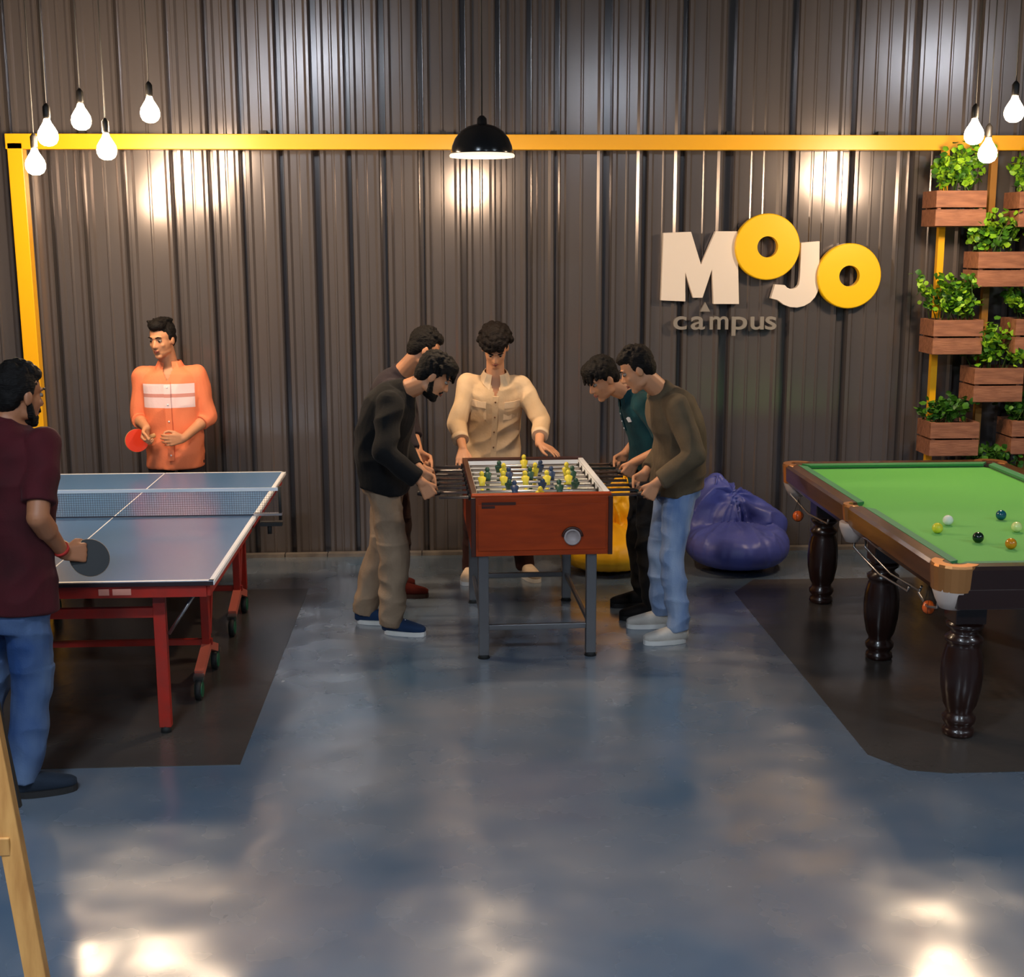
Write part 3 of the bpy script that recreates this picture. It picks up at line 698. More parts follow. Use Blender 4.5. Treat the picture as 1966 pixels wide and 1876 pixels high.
# ------------------------------------------------------------------ easel at the lower left
pine = mat('pine', (196, 142, 78), .5, bump=(9, .15, (6, 6, 1)), var=(7, (170, 116, 58), (8, 8, 1)))
board = mat('chalkboard', (18, 16, 15), .55)
es = thing('easel', 'pale pine easel with dark board, cut by the lower left edge', 'easel', (-1.0, 2.2, 0))
a = px(72, 1876, 2.2); b = px(-24, 1370, 2.26)
d = (b-a).normalized(); foot = a-d*(a.z/d.z); top = foot+d*(1.62/d.z)
MB().bar(foot, top, .038, .024, (0, 1, 0)).obj('leg', pine, es, bevel=.002)
cxm = top.x-.26
mirror = lambda p: V((2*cxm-p.x, p.y, p.z))
MB().bar(mirror(foot), mirror(top), .038, .024, (0, 1, 0)).obj('leg', pine, es, bevel=.002)
MB().bar(V((cxm-.1, 3.0, 0)), V((cxm-.1, top.y+.03, 1.6)), .036, .024, (0, 1, 0)).obj('leg', pine, es)
zr = px(10, 1635, 2.2).z; k = zr/1.62; pr_ = foot.lerp(top, k); pl_ = mirror(pr_)
MB().box(((pr_.x+pl_.x)/2, pr_.y, zr), (pr_.x-pl_.x+.0, .03, .034)).obj('ledge', pine, es, bevel=.002)
k2 = foot.lerp(top, .96)
MB().prism([(pl_.x+.02, zr+.017), (pr_.x-.02, zr+.017), (k2.x-.02, k2.z), (2*cxm-k2.x+.02, k2.z)], (0, pr_.y+.02, 0), (1, 0, 0), (0, .08, 1), (0, .012, 0)).obj('board', board, es)

# ------------------------------------------------------------------ people
def ik(a, b, l1, l2, pole):
    a, b = V(a), V(b); d = b-a; L = min(d.length, (l1+l2)*.999); d.normalize()
    x = (l1*l1-l2*l2+L*L)/(2*L); h = math.sqrt(max(0, l1*l1-x*x))
    p = V(pole); p = (p-d*p.dot(d)).normalized()
    return a+d*x+p*h, a+d*L
def hand_prims(mb, wr, d, n, s, curl, tc=.5, sc_=1.0):
    """wr wrist; d finger direction; n palm-facing normal; s towards the thumb"""
    d = d.normalized(); s = (s-d*s.dot(d)).normalized(); n0 = n; n = d.cross(s)
    if n.dot(n0) < 0: n = -n
    k = []
    for i, o in enumerate((.031, .0105, -.0105, -.030)):
        K = wr+(d*(.088-abs(o)*.15)+s*o)*sc_; k.append(K)
        mb.capsule(wr+(d*.01+s*o*.5)*sc_, K, .0165*sc_, .0115*sc_, 10)
    mb.ell(wr+d*.05*sc_, (.034*sc_, .046*sc_, .013*sc_), (s, d, n), 14, 10)
    for i, (K, L) in enumerate(zip(k, (.070, .079, .073, .057))):
        p = K; ang = 0; rr = .0088 if i < 3 else .0078
        fan = s*(.10, .03, -.03, -.12)[i]
        dd = (d+fan).normalized()
        for j, fr in enumerate((.46, .31, .23)):
            ang += curl*(1.0, 1.15, .8)[j]*(1+.06*i)
            q = p+(dd*math.cos(ang)+n*math.sin(ang))*L*fr*1.05*sc_
            mb.capsule(p, q, rr*sc_*(1-.08*j), rr*sc_*(1-.08*(j+1)), 9); p = q
    t0 = wr+(d*.022+s*.022)*sc_; t1 = t0+(d*.032+s*.026+n*.012)*sc_
    t2 = t1+(d*.030+s*(.018-.02*tc)+n*.022*tc*1.5)*sc_; t3 = t2+(d*.024-s*.010*tc+n*.016*tc)*sc_
    mb.capsule(t0, t1, .015*sc_, .0115*sc_, 10); mb.capsule(t1, t2, .0112*sc_, .0098*sc_, 10); mb.capsule(t2, t3, .0098*sc_, .0085*sc_, 10)
    return wr+(d*.075+n*.03)*sc_

HAIR = mat('hair_black', (14, 10, 9), .7, bump=(60, .6, (1, 1, 3)), spec=.2)
HAIR2 = mat('hair_dark_brown', (17, 10, 8), .7, bump=(60, .6, (1, 1, 3)), spec=.2)
EYEW = mat('eye_white', (140, 125, 115), .7, spec=.1); EYED = mat('iris_dark', (20, 12, 8), .5, spec=.2)
def fabric(name, rgb, rgb2=None, rough=.85, bs=90):
    return mat(name, rgb, rough, bump=(bs, .15), var=(5, rgb2 or tuple(int(v*.82) for v in rgb)), sheen=.03, spec=.25)
def make_person(lab, D):
    g = D.get; root = V((D['pel'].x, D['pel'].y, 0))
    T = thing('person', lab, 'person', root)
    pel, nk, hd = V(D['pel']), V(D['nk']), V(D['hd'])
    h = V(D['head_dir']).normalized() if 'head_dir' in D else None
    f = V(D['fwd']); f.z = 0; f.normalize(); r = f.cross(V((0, 0, 1)))
    sf = V(g('sfwd', D['fwd'])); sf.z = 0; sf.normalize(); sr = sf.cross(V((0, 0, 1)))
    B = g('build', 1.0)
    spine = nk-pel; SLn = spine.length; sd = spine.normalized(); bulge = g('bulge', .04)
    def sp_(t):
        back = -(f-sd*f.dot(sd)).normalized()
        return pel+spine*t+back*bulge*4*max(0, t)*(1-max(0, min(1, t)))
    def axes(t):
        e = .02; dd = (sp_(t+e)-sp_(t-e)).normalized(); rr = (r*(1-max(0, min(1, t)))+sr*max(0, min(1, t))).normalized()
        rr = (rr-dd*rr.dot(dd)).normalized(); ff = dd.cross(rr).normalized()
        return rr, ff, dd
    prof = [(-.17, .115, .085), (-.08, .155, .112), (0, .168, .118), (.14, .158, .108), (.3, .146, .10), (.5, .160, .110), (.68, .172, .116), (.82, .176, .108), (.92, .145, .085), (1.0, .075, .062), (1.05, .058, .055)]
    # joints
    rr, ff, dd = axes(.9); shc = sp_(.885)
    SH = {1: shc+rr*.178*B+V((0, 0, 0)), -1: shc-rr*.178*B}
    HP = {s: pel+r*.092*s+V((0, 0, -.02)) for s in (1, -1)}
    WR = {1: V(D['wrR']), -1: V(D['wrL'])}
    AN = {1: V(D['anR']), -1: V(D['anL'])}
    EL, KN = {}, {}
    for s in (1, -1):
        pole = V(g('poleR' if s > 0 else 'poleL', -f*.6+r*s*.5+V((0, 0, -.6))))
        EL[s], WR[s] = ik(SH[s], WR[s], g('ua', .285), g('fa', .255), pole)
        lt = (HP[s]-AN[s]).length
        kp = V(g('kneeR' if s > 0 else 'kneeL', f+r*s*.1))
        KN[s], a2 = ik(HP[s], AN[s], lt*.512, lt*.494, kp)
    skin = mat('skin_%s' % D['tone'], {'a': (196, 136, 98), 'b': (160, 104, 72), 'c': (216, 154, 114)}[D['tone']], .5, bump=(50, .05), spec=.4)
    body = MB()
    st = []
    for t, a, b in prof:
        R0, F0, D0 = axes(t); st.append((sp_(t), R0, F0, a*B, b*B))
    body.loft(st, 24)
    for s in (1, -1):
        body.ell(SH[s], (.05, .05, .05)); body.capsule(sp_(.86), SH[s], .054, .046)
        body.capsule(SH[s], EL[s], .049*B, .039*B); body.capsule(EL[s], WR[s], .040*B, .0265)
        body.capsule(EL[s], EL[s].lerp(WR[s], .35), .041*B, .040*B)
        body.capsule(HP[s], KN[s], .08*B, .053); body.capsule(KN[s], AN[s], .05, .036)
        fd = V(D['ftR' if s > 0 else 'ftL']).normalized()
        body.ell(KN[s].lerp(AN[s], .3)-fd*.01, (.046, .046, .1))
        hl = V((AN[s].x, AN[s].y, .045))-fd*.03
        body.capsule(AN[s], hl, .034, .026); body.capsule(hl, hl+fd*.14+V((0, 0, -.008)), .026, .02)
    # neck and head
    look = V(D['look']).normalized(); hs = g('head', 1.0)
    ref = V(g('hup', (0, 0, 1))); HR = look.cross(ref).normalized(); HU = HR.cross(look); HF = look
    body.capsule(sp_(.97), hd-HU*.055*hs-HF*.02, .060, .055)
    def hp(a, b, c): return hd+(HR*a+HF*b+HU*c)*hs
    ax = (HR, HF, HU)
    def E(c, rd, mb=body, nu=20, nv=14): mb.ell(hp(*c), tuple(q*hs for q in rd), ax, nu, nv)
    E((0, -.012, .035), (.075, .094, .085)); E((0, .018, -.02), (.065, .072, .088)); E((0, .033, -.068), (.052, .047, .044))
    E((0, .062, -.098), (.028, .022, .018)); E((0, .075, .030), (.046, .016, .012))
    for s in (1, -1):
        E((s*.036, .060, -.022), (.020, .018, .018)); E((s*.076, -.008, -.005), (.010, .019, .031)); E((s*.046, .01, -.068), (.014, .035, .022))
    body.capsule(hp(0, .080, .014), hp(0, .101, -.026), .0085*hs, .0125*hs, 10)
    for s in (1, -1): E((s*.011, .092, -.031), (.0085, .010, .007))
    E((0, .087, -.054), (.021, .008, .0055)); E((0, .083, -.066), (.018, .009, .006))
    # hands
    grips = {}
    for s in (1, -1):
        H = D['hdR' if s > 0 else 'hdL']
        grips[s] = hand_prims(body, WR[s], V(H[0]), V(H[1]), V(H[2]), H[3], H[4] if len(H) > 4 else .5)
    vox(body, 'body', skin, T, .0055, 3)
    # eyes, brows, lips
    for s in (1, -1):
        ey = MB().ell(hp(s*.031, .0725, .010), (.013*hs, .013*hs, .010*hs), ax, 14, 10).obj('eye', EYEW, T)
        MB().ell(hp(s*.031, .0825, .008), (.0070*hs, .0045*hs, .0070*hs), ax, 12, 8).obj('iris', EYED, ey)
        MB().tube([hp(s*.014, .093, .030), hp(s*.032, .091, .036), hp(s*.05, .078, .031)], [.0035*hs, .0045*hs, .002*hs], 8).obj('eyebrow', HAIR, T)
    lipm = mat('lips_%s' % D['tone'], (150, 78, 64), .45)
    m_ = MB(); m_.tube([hp(-.021, .083, -.061), hp(-.009, .0935, -.057), hp(.009, .0935, -.057), hp(.021, .083, -.061)], [.002*hs, .0045*hs, .0045*hs, .002*hs], 8)
    m_.tube([hp(-.019, .082, -.063), hp(0, .0925, -.067), hp(.019, .082, -.063)], [.002*hs, .005*hs, .002*hs], 8); m_.obj('lips', lipm, T)
    # hair
    hm = HAIR2 if g('hair2') else HAIR; hb = MB(); rnd = random.Random(D['seed']); sty = D['hair']
    hb.ell(hp(0, -.024, .050), (.083*hs, .092*hs, .086*hs), ax); hb.ell(hp(0, -.055, .0), (.073*hs, .052*hs, .072*hs), ax)
    for s in (1, -1): hb.ell(hp(s*.066, -.018, .035), (.017*hs, .045*hs, .05*hs), ax)
    if sty == 'curly':
        for k in range(110):
            a = rnd.uniform(0, 6.283); e = rnd.uniform(.12, 1.5)
            q = (math.cos(a)*math.cos(e)*.100, math.sin(a)*math.cos(e)*.103-.012, .054+math.sin(e)*.098)
            hb.ell(hp(*q), (rnd.uniform(.016, .027)*hs,)*3, ax, 8, 6)
        hb.ell(hp(0, .05, .085), (.07*hs, .05*hs, .045*hs), ax)
    elif sty == 'quiff':
        hb.ell(hp(0, .035, .105), (.062*hs, .062*hs, .04*hs), ax)
        for k in range(60):
            q = (rnd.uniform(-.058, .058), rnd.uniform(-.06, .07), .118+rnd.uniform(0, .024))
            hb.capsule(hp(q[0], q[1]-.03, q[2]-.02), hp(*q), .013*hs, .006*hs, 7)
    elif sty == 'mop':
        hb.ell(hp(0, .03, .085), (.078*hs, .073*hs, .052*hs), ax)
        for k in range(90):
            a = rnd.uniform(0, 6.283); e = rnd.uniform(.15, 1.3)
            q = (math.cos(a)*math.cos(e)*.085, math.sin(a)*math.cos(e)*.1-.006, .05+math.sin(e)*.085)
            t_ = (q[0]*1.08, q[1]+.018, q[2]-.035)
            hb.capsule(hp(*q), hp(*t_), .014*hs, .007*hs, 7)
    else:
        hb.ell(hp(0, .02, .09), (.066*hs, .068*hs, .042*hs), ax)
        for k in range(50):
            a = rnd.uniform(0, 6.283); e = rnd.uniform(.6, 1.5)
            q = (math.cos(a)*math.cos(e)*.08, math.sin(a)*math.cos(e)*.09-.01, .05+math.sin(e)*.088)
            hb.capsule(hp(*q), hp(q[0]*1.05, q[1]*1.05, q[2]+.008), .012*hs, .006*hs, 7)
    vox(hb, 'hair', hm, T, .005, 2, lambda co, n: noise.noise(co*70)*.0035+noise.noise(co*28)*.003)
    if g('beard'):
        bb = MB(); E((0, .036, -.086), (.053, .049, .034), bb); E((0, .064, -.104), (.031, .025, .019), bb)
        for s in (1, -1):
            bb.capsule(hp(s*.070, -.002, -.012), hp(s*.056, .022, -.072), .010*hs, .018*hs, 10)
            bb.capsule(hp(s*.008, .091, -.046), hp(s*.028, .080, -.058), .0055*hs, .006*hs, 8)
        vox(bb, 'beard', hm, T, .004, 2, lambda co, n: noise.noise(co*90)*.002)
    # trousers
    tm = D['trouser_mat']; tb = MB()
    tb.loft([(sp_(t), axes(t)[0], axes(t)[1], (a+.014)*B, (b+.014)*B) for t, a, b in ((-.17, .125, .10), (-.08, .154, .110), (0, .158, .108), (.09, .146, .096))], 24)
    tw = g('trouser_w', 1.0)
    for s in (1, -1):
        tb.capsule(HP[s], KN[s], .092*B, .068*tw); tb.capsule(KN[s], KN[s].lerp(AN[s], .5), .068*tw, .064*tw, caps=(1, 1))
        e_ = AN[s]+V((0, 0, g('hem', -.03))); tb.capsule(KN[s].lerp(AN[s], .5), e_, .064*tw, .058*tw, caps=(1, 0))
    sd_ = D['seed']*7.3
    vox(tb, 'trousers', tm, T, .0075, 4, lambda co, n: (1-abs(noise.noise(V((co.x*6+sd_, co.y*6, co.z*9)))*2))*.013*(1 if co.z < .55 else .6)-.003+noise.noise(co*3+V((sd_, 0, 0)))*.006)
    # top
    tm = D['top_mat']; tb = MB(); hem = g('top_hem', -.08); lo = g('loose', 1.0)
    stt = [(hem, .172*lo, .128*lo)]+[(t, a*lo*(1.03 if .1 < t < .5 else 1), b*lo) for t, a, b in ((0, .176, .128), (.14, .172, .122), (.3, .168, .122), (.5, .174, .126), (.68, .182, .128), (.82, .186, .120), (.92, .158, .098), (.985, .09, .075), (1.0, .074, .066))]
    tb.loft([(sp_(t), axes(t)[0], axes(t)[1], (a+.006)*B, (b+.006)*B) for t, a, b in stt], 28)
    nb = sp_(.95); nd = (hd-HU*.055*hs-HF*.02-nb).normalized(); tb.capsule(nb-nd*.03, nb+nd*(.03 if g('collar') else .062), .084, .074 if g('collar') else .070, 18, caps=(1, 0))
    sl = D['sleeve']
    for s in (1, -1):
        tb.ell(SH[s], (.069, .069, .069)); tb.capsule(sp_(.87), SH[s], .07, .066)
        if sl <= 1: tb.capsule(SH[s], SH[s].lerp(EL[s], sl), .068*lo, .062*lo, caps=(1, 0))
        else:
            tb.capsule(SH[s], EL[s], .067*lo, .056*lo); tb.capsule(EL[s], EL[s].lerp(WR[s], sl-1), .056*lo, .045*lo, caps=(1, 0))
    wk = g('wrinkle', .010)
    so_ = vox(tb, g('top_name', 'shirt'), tm, T, .0075, 4, lambda co, n: (1-abs(noise.noise(V((co.x*5+sd_, co.y*5, co.z*7-co.x*3)))*2.2))*wk-.003+noise.noise(co*4+V((sd_, 9, 0)))*wk*.5)
    if g('collar'):      # open neck: a V cut out of the shirt front
        vo = .90 if g('short_placket') else .85
        R0, F0, D0 = axes(.95); c0 = sp_(vo); tl = T.location
        bm = bmesh.new(); bm.from_mesh(so_.data); kill = []
        for fc in bm.faces:
            q = fc.calc_center_median()+tl-c0
            up_ = q.dot(D0)
            if q.dot(F0) > .02 and up_ > 0 and abs(q.dot(R0)) < up_*.42+.002 and fc.normal.dot(F0) > -.4: kill.append(fc)
        bmesh.ops.delete(bm, geom=kill, context='FACES'); bm.to_mesh(so_.data); bm.free()
    def surf(u, ang, off=.012):
        """point on shirt front: spine parameter u, angle from straight ahead (+ to own right)"""
        R0, F0, D0 = axes(u); a = b = None
        for (t0, a0, b0), (t1, a1, b1) in zip(stt, stt[1:]):
            if t0 <= u <= t1: k = (u-t0)/(t1-t0); a = a0+(a1-a0)*k; b = b0+(b1-b0)*k
        return sp_(u)+R0*(a*lo+.006)*B*math.sin(ang)+F0*((b*lo+.006)*B*math.cos(ang))*1.0+(R0*math.sin(ang)+F0*math.cos(ang))*off, R0, F0, D0
    if g('collar'):
        cm = D.get('collar_mat', tm)
        for s in (1, -1):
            ring = []
            for k in range(7):
                a = R_(20+k*26.5); base, R0, F0, D0 = sp_(1.0), *axes(1.0)
                dirv = R0*math.sin(a)*s+F0*math.cos(a)
                tip = (.072, .042)[k] if k < 2 else .030
                ring.append((base+dirv*.071+D0*.034, base+dirv*(.104 if k < 2 else .094)-D0*(tip-.018)))
            vs = []
            for q0, q1 in ring:
                o = (q1-base); o.normalize(); vs += [q0, q1, q1+o*.005, q0+o*.005]
            fs = [(4*i+j, 4*i+(j+1) % 4, 4*i+4+(j+1) % 4, 4*i+4+j) for i in range(6) for j in range(4)]+[(0, 3, 2, 1), (24, 25, 26, 27)]
            MB().add(vs, fs, False).obj('collar', cm, T)
        pm = MB(); last = None; vs = []; us = [max(hem, -.05)+(.85-max(hem, -.05))*k/14 for k in range(15)] if not g('short_placket') else [.62+.28*k/8 for k in range(9)]
        for u_ in us:
            for an in (-.10, .10):
                p0, R0, F0, D0 = surf(u_, an, .007); vs += [p0, p0+F0*.006]
        nn = len(us); fs = []
        for i in range(nn-1):
            o = 4*i; fs += [(o, o+2, o+6, o+4), (o+1, o+5, o+7, o+3), (o, o+4, o+5, o+1), (o+2, o+3, o+7, o+6)]
        fs += [(0, 1, 3, 2), (4*nn-4, 4*nn-2, 4*nn-1, 4*nn-3)]
        MB().add(vs, fs).obj('placket', tm, T)
        for u_ in us[1::3]:
            p0, R0, F0, D0 = surf(u_, 0, .014); MB().ell(p0, (.006, .003, .006), (R0, F0, D0), 10, 6).obj('button', g('button_mat', wht), T)
    if g('pockets'):
        for s in (1, -1):
            for (u0, u1, off, nm) in ((.55, .76, .010, 'chest_pocket'), (.70, .78, .016, 'pocket_flap')):
                vs = []
                for u_ in (u0, u1):
                    for an in (.30*s, .62*s, .92*s):
                        p0, R0, F0, D0 = surf(u_, an, off-.004); q0 = surf(u_, an, off)[0]; vs += [p0, q0]
                fs = [(0, 2, 8, 6), (2, 4, 10, 8), (1, 7, 9, 3), (3, 9, 11, 5), (0, 6, 7, 1), (4, 5, 11, 10), (0, 1, 3, 2), (2, 3, 5, 4), (6, 8, 9, 7), (8, 10, 11, 9)]
                MB().add(vs, fs).obj(nm, D.get('collar_mat', tm), T)
    if g('cuffs'):
        for s in (1, -1):
            a0 = EL[s].lerp(WR[s], sl-1-.10); a1 = EL[s].lerp(WR[s], sl-1+.05)
            MB().tube([a0, a1], [.0545, .052], 20).obj('cuff', D.get('collar_mat', tm), T)
    # shoes
    for s in (1, -1):
        fd = V(D['ftR' if s > 0 else 'ftL']); fd.z = 0; fd.normalize(); fr = fd.cross(V((0, 0, 1)))
        c = V((AN[s].x, AN[s].y, 0))+fd*.055
        sh = MB(); sh.loft([(c-fd*.105+V((0, 0, .05)), fr, V((0, 0, 1)), .028, .03), (c-fd*.085+V((0, 0, .055)), fr, V((0, 0, 1)), .038, .042), (c-fd*.03+V((0, 0, .058)), fr, V((0, 0, 1)), .041, .048),
            (c+fd*.03+V((0, 0, .05)), fr, V((0, 0, 1)), .046, .038), (c+fd*.09+V((0, 0, .042)), fr, V((0, 0, 1)), .047, .028), (c+fd*.13+V((0, 0, .038)), fr, V((0, 0, 1)), .036, .022), (c+fd*.15+V((0, 0, .036)), fr, V((0, 0, 1)), .018, .014)], 18)
        sh.capsule(c-fd*.055+V((0, 0, .07)), c-fd*.055+V((0, 0, .105)), .042, .044, caps=(1, 0))
        so = vox(sh, 'shoe', D['shoe_mat'], T, .006, 3)
        out = []
        for k in range(20):
            t_ = 2*math.pi*k/20; L = .132 if math.cos(t_) > 0 else .115
            wd = .048+.006*math.cos(t_); out.append((L*math.copysign(abs(math.cos(t_))**.8, math.cos(t_))+.02, wd*math.copysign(abs(math.sin(t_))**.75, math.sin(t_))))
        MB().prism(out, c+V((0, 0, .001)), fd, fr, (0, 0, .026)).obj('sole', D['sole_mat'], so)
        if g('laces'):
            for k in range(4): MB().tube([c+fd*(.01+.02*k)+fr*w2+V((0, 0, .096-.010*k-abs(w2)*.5)) for w2 in (-.024, 0, .024)], .0035, 6).obj('lace', wht, so)
    return T, grips, WR, EL, surf

GR = {}
for fx_ in (1, -1):      # person facing +x or -x ; side 1 right hand, -1 left hand: hammer grip round the handle
    for sd_h in (1, -1):
        n_ = V((0, fx_*sd_h, 0)); d_ = V((fx_*.5, 0, -.86)); s_h = V((fx_*.86, 0, .5))
        GR[fx_, sd_h] = ((d_, n_, s_h, 1.12, 1.3), -d_*.074-n_*.030)
def hnd(d, n, s, curl, tc=.5): return (V(d), V(n), V(s), curl, tc)
soleW = mat('sole_white', (215, 210, 205), .6); soleD = mat('sole_dark', (25, 22, 22), .7)
jeansL = mat('jeans_light', (150, 164, 188), .85, bump=(120, .2), var=(6, (92, 116, 158), (1.2, 1.2, .4)), spec=.2)
jeansD = mat('jeans_blue', (36, 62, 108), .85, bump=(120, .2), var=(3.2, (96, 114, 142), (1, 1, .7)), spec=.2)
khaki = mat('khaki', (150, 126, 102), .8, bump=(100, .2), var=(5, (120, 98, 78)))
blackT = fabric('black_twill', (20, 19, 21), (14, 13, 14)); darkT = fabric('dark_trousers', (44, 36, 40))

# grip directions: hands close round the rod handles
gripL_ = dict(d=V((1, 0, -.15)))
def on_rod(i, left=True):
    u = -.17-.05 if left else FW+.17+.05
    return FB(u, rodsY[i], ZR)
# black sweater man, front left
p = on_rod(1); q = on_rod(3)
P1 = dict(pel=px(740, 918, 7.32), nk=px(772, 748, 7.28), hd=px(832, 722, 7.22), fwd=(1, -.12, 0), look=(.88, .05, -.62), build=1.02, head=1.02,
    wrR=p+GR[1, 1][1], wrL=q+GR[1, -1][1], poleR=(-.75, -.55, -.5), poleL=(-.5, .5, -.5),
    hdR=GR[1, 1][0], hdL=GR[1, -1][0],
    anR=V((-.33, 7.24, .095)), anL=V((-.50, 7.46, .095)), ftR=(1, -.28, 0), ftL=(1, -.12, 0), tone='a', hair='mop', beard=True, seed=1, sleeve=1.86, bulge=.06,
    top_mat=fabric('black_sweater', (13, 12, 13), (9, 8, 9)), top_name='sweater', trouser_mat=khaki, trouser_w=1.22, hem=-.04, shoe_mat=fabric('navy_canvas', (30, 56, 92), (22, 40, 70)), sole_mat=soleW, laces=1, loose=1.1, wrinkle=.013)
make_person('person in black sweater and khaki trousers, bending over the left side of the foosball table', P1)
# man behind him
p = on_rod(4); q = on_rod(6)
P2 = dict(pel=px(755, 890, 7.95), nk=px(768, 718, 7.85), hd=px(814, 672, 7.80), fwd=(1, -.05, 0), look=(.9, .2, -.5), build=.98,
    wrR=p+GR[1, 1][1], wrL=q+GR[1, -1][1], poleR=(-.7, -.5, -.6), poleL=(-.5, .5, -.5),
    hdR=GR[1, 1][0], hdL=GR[1, -1][0],
    anR=V((-.33, 8.03, .095)), anL=V((-.42, 8.25, .095)), ftR=(1, -.1, 0), ftL=(1, 0, 0), tone='a', hair='short', seed=2, sleeve=1.55, bulge=.06,
    top_mat=fabric('plum_black_shirt', (48, 40, 46), (38, 30, 34)), trouser_mat=fabric('brown_trousers', (58, 34, 26)), shoe_mat=fabric('maroon_shoe', (96, 28, 20)), sole_mat=mat('sole_brown', (60, 34, 24), .6), loose=1.05)
make_person('person in a dark shirt mostly hidden behind the black sweater wearer', P2)
# cream shirt man behind the table
cream_s = fabric('cream_cotton', (222, 190, 152), (206, 172, 132), .85)
hl = FB(-.01, FL-.01, ZT); hr = FB(.50, FL-.01, ZT)
P3 = dict(pel=px(945, 880, 8.40), nk=px(951, 722, 8.27), hd=px(951, 668, 8.19), fwd=(0, -1, 0), look=(-.02, -.78, -.66), build=.96,
    wrR=px(889, 862, 8.03), wrL=px(1035, 852, 8.03), poleR=(-.5, .8, -.1), poleL=(.5, .8, -.1),
    hdR=hnd((-.1, -.75, -.6), (0, -.5, -1), (1, -.2, 0), .18, .3), hdL=hnd((.75, -.55, -.30), (0, -.2, -1), (-.5, -.8, 0), .15, .3),
    anR=V((.16, 8.46, .095)), anL=V((.52, 8.50, .095)), ftR=(-.25, -1, 0), ftL=(.35, -1, 0), tone='c', hair='curly', hair2=True, seed=3, sleeve=1.62, bulge=.02,
    top_mat=cream_s, collar=1, collar_mat=fabric('cream_trim', (232, 202, 166), (222, 190, 152), .85), pockets=1, cuffs=1, button_mat=mat('button_brown', (120, 80, 50), .4), trouser_mat=fabric('maroon_dark_trousers', (52, 24, 22)), shoe_mat=fabric('cream_shoe', (216, 192, 166)), sole_mat=soleW, top_hem=-.22, loose=1.0, ua=.262, fa=.232, wrinkle=.012)
make_person('person in a cream button shirt with curly hair, leaning on the foosball table rear rail', P3)
# teal polo man, rear right
p = on_rod(5, False); q = on_rod(7, False)
teal = fabric('teal_polo', (14, 70, 78), (10, 46, 54))
P4 = dict(pel=px(1246, 915, 7.72), nk=px(1212, 752, 7.68), hd=px(1157, 728, 7.62), fwd=(-1, -.1, 0), look=(-.85, -.35, -.55), build=.97,
    wrR=q+GR[-1, 1][1], wrL=p+GR[-1, -1][1], poleR=(.5, .5, -.5), poleL=(.75, -.5, -.5),
    hdR=GR[-1, 1][0], hdL=GR[-1, -1][0],
    anR=V((1.20, 7.74, .095)), anL=V((1.22, 7.46, .095)), ftR=(-1, -.1, 0), ftL=(-1, -.05, 0), tone='a', hair='mop', seed=4, sleeve=.82, bulge=.06,
    top_mat=teal, top_name='polo_shirt', collar=1, short_placket=1, trouser_mat=blackT, shoe_mat=fabric('black_shoe', (22, 18, 18)), sole_mat=soleD, trouser_w=.98, loose=1.0)
T4, g4, w4, e4, s4 = make_person('person in a teal polo shirt and black trousers, stooping right of the foosball table', P4)
pp, R0, F0, D0 = s4(.80, -.55, .008)
MB().prism([(-.014, -.016), (.014, -.016), (.016, .012), (0, .018), (-.016, .012)], pp, R0*math.cos(-.55)-F0*math.sin(-.55)*1.0, D0, (R0*math.sin(-.55)+F0*math.cos(-.55))*.004).obj('chest_badge', wht, T4)
# olive sweater man, front right
p = on_rod(0, False); q = on_rod(2, False)
P5 = dict(pel=px(1298, 925, 7.12), nk=px(1272, 752, 7.10), hd=px(1224, 710, 7.06), fwd=(-1, -.06, 0), look=(-.88, .1, -.46), build=1.0, head=.98,
    wrL=p+GR[-1, -1][1], wrR=q+GR[-1, 1][1], poleL=(.85, -.45, -.5), poleR=(.5, .5, -.5),
    hdR=GR[-1, 1][0], hdL=GR[-1, -1][0],
    anL=V((1.29, 6.98, .095)), anR=V((1.24, 7.28, .095)), ftL=(-1, -.12, 0), ftR=(-1, 0, 0), tone='a', hair='short', hair2=True, seed=5, sleeve=1.88, bulge=.05,
    top_mat=fabric('olive_sweater', (98, 82, 62), (74, 62, 46)), top_name='sweater', trouser_mat=jeansL, shoe_mat=fabric('white_canvas', (205, 196, 186)), sole_mat=soleW, trouser_w=1.02, hem=-.02, loose=1.06, wrinkle=.013)
make_person('person in an olive sweater and light blue jeans, leaning over the foosball table', P5)
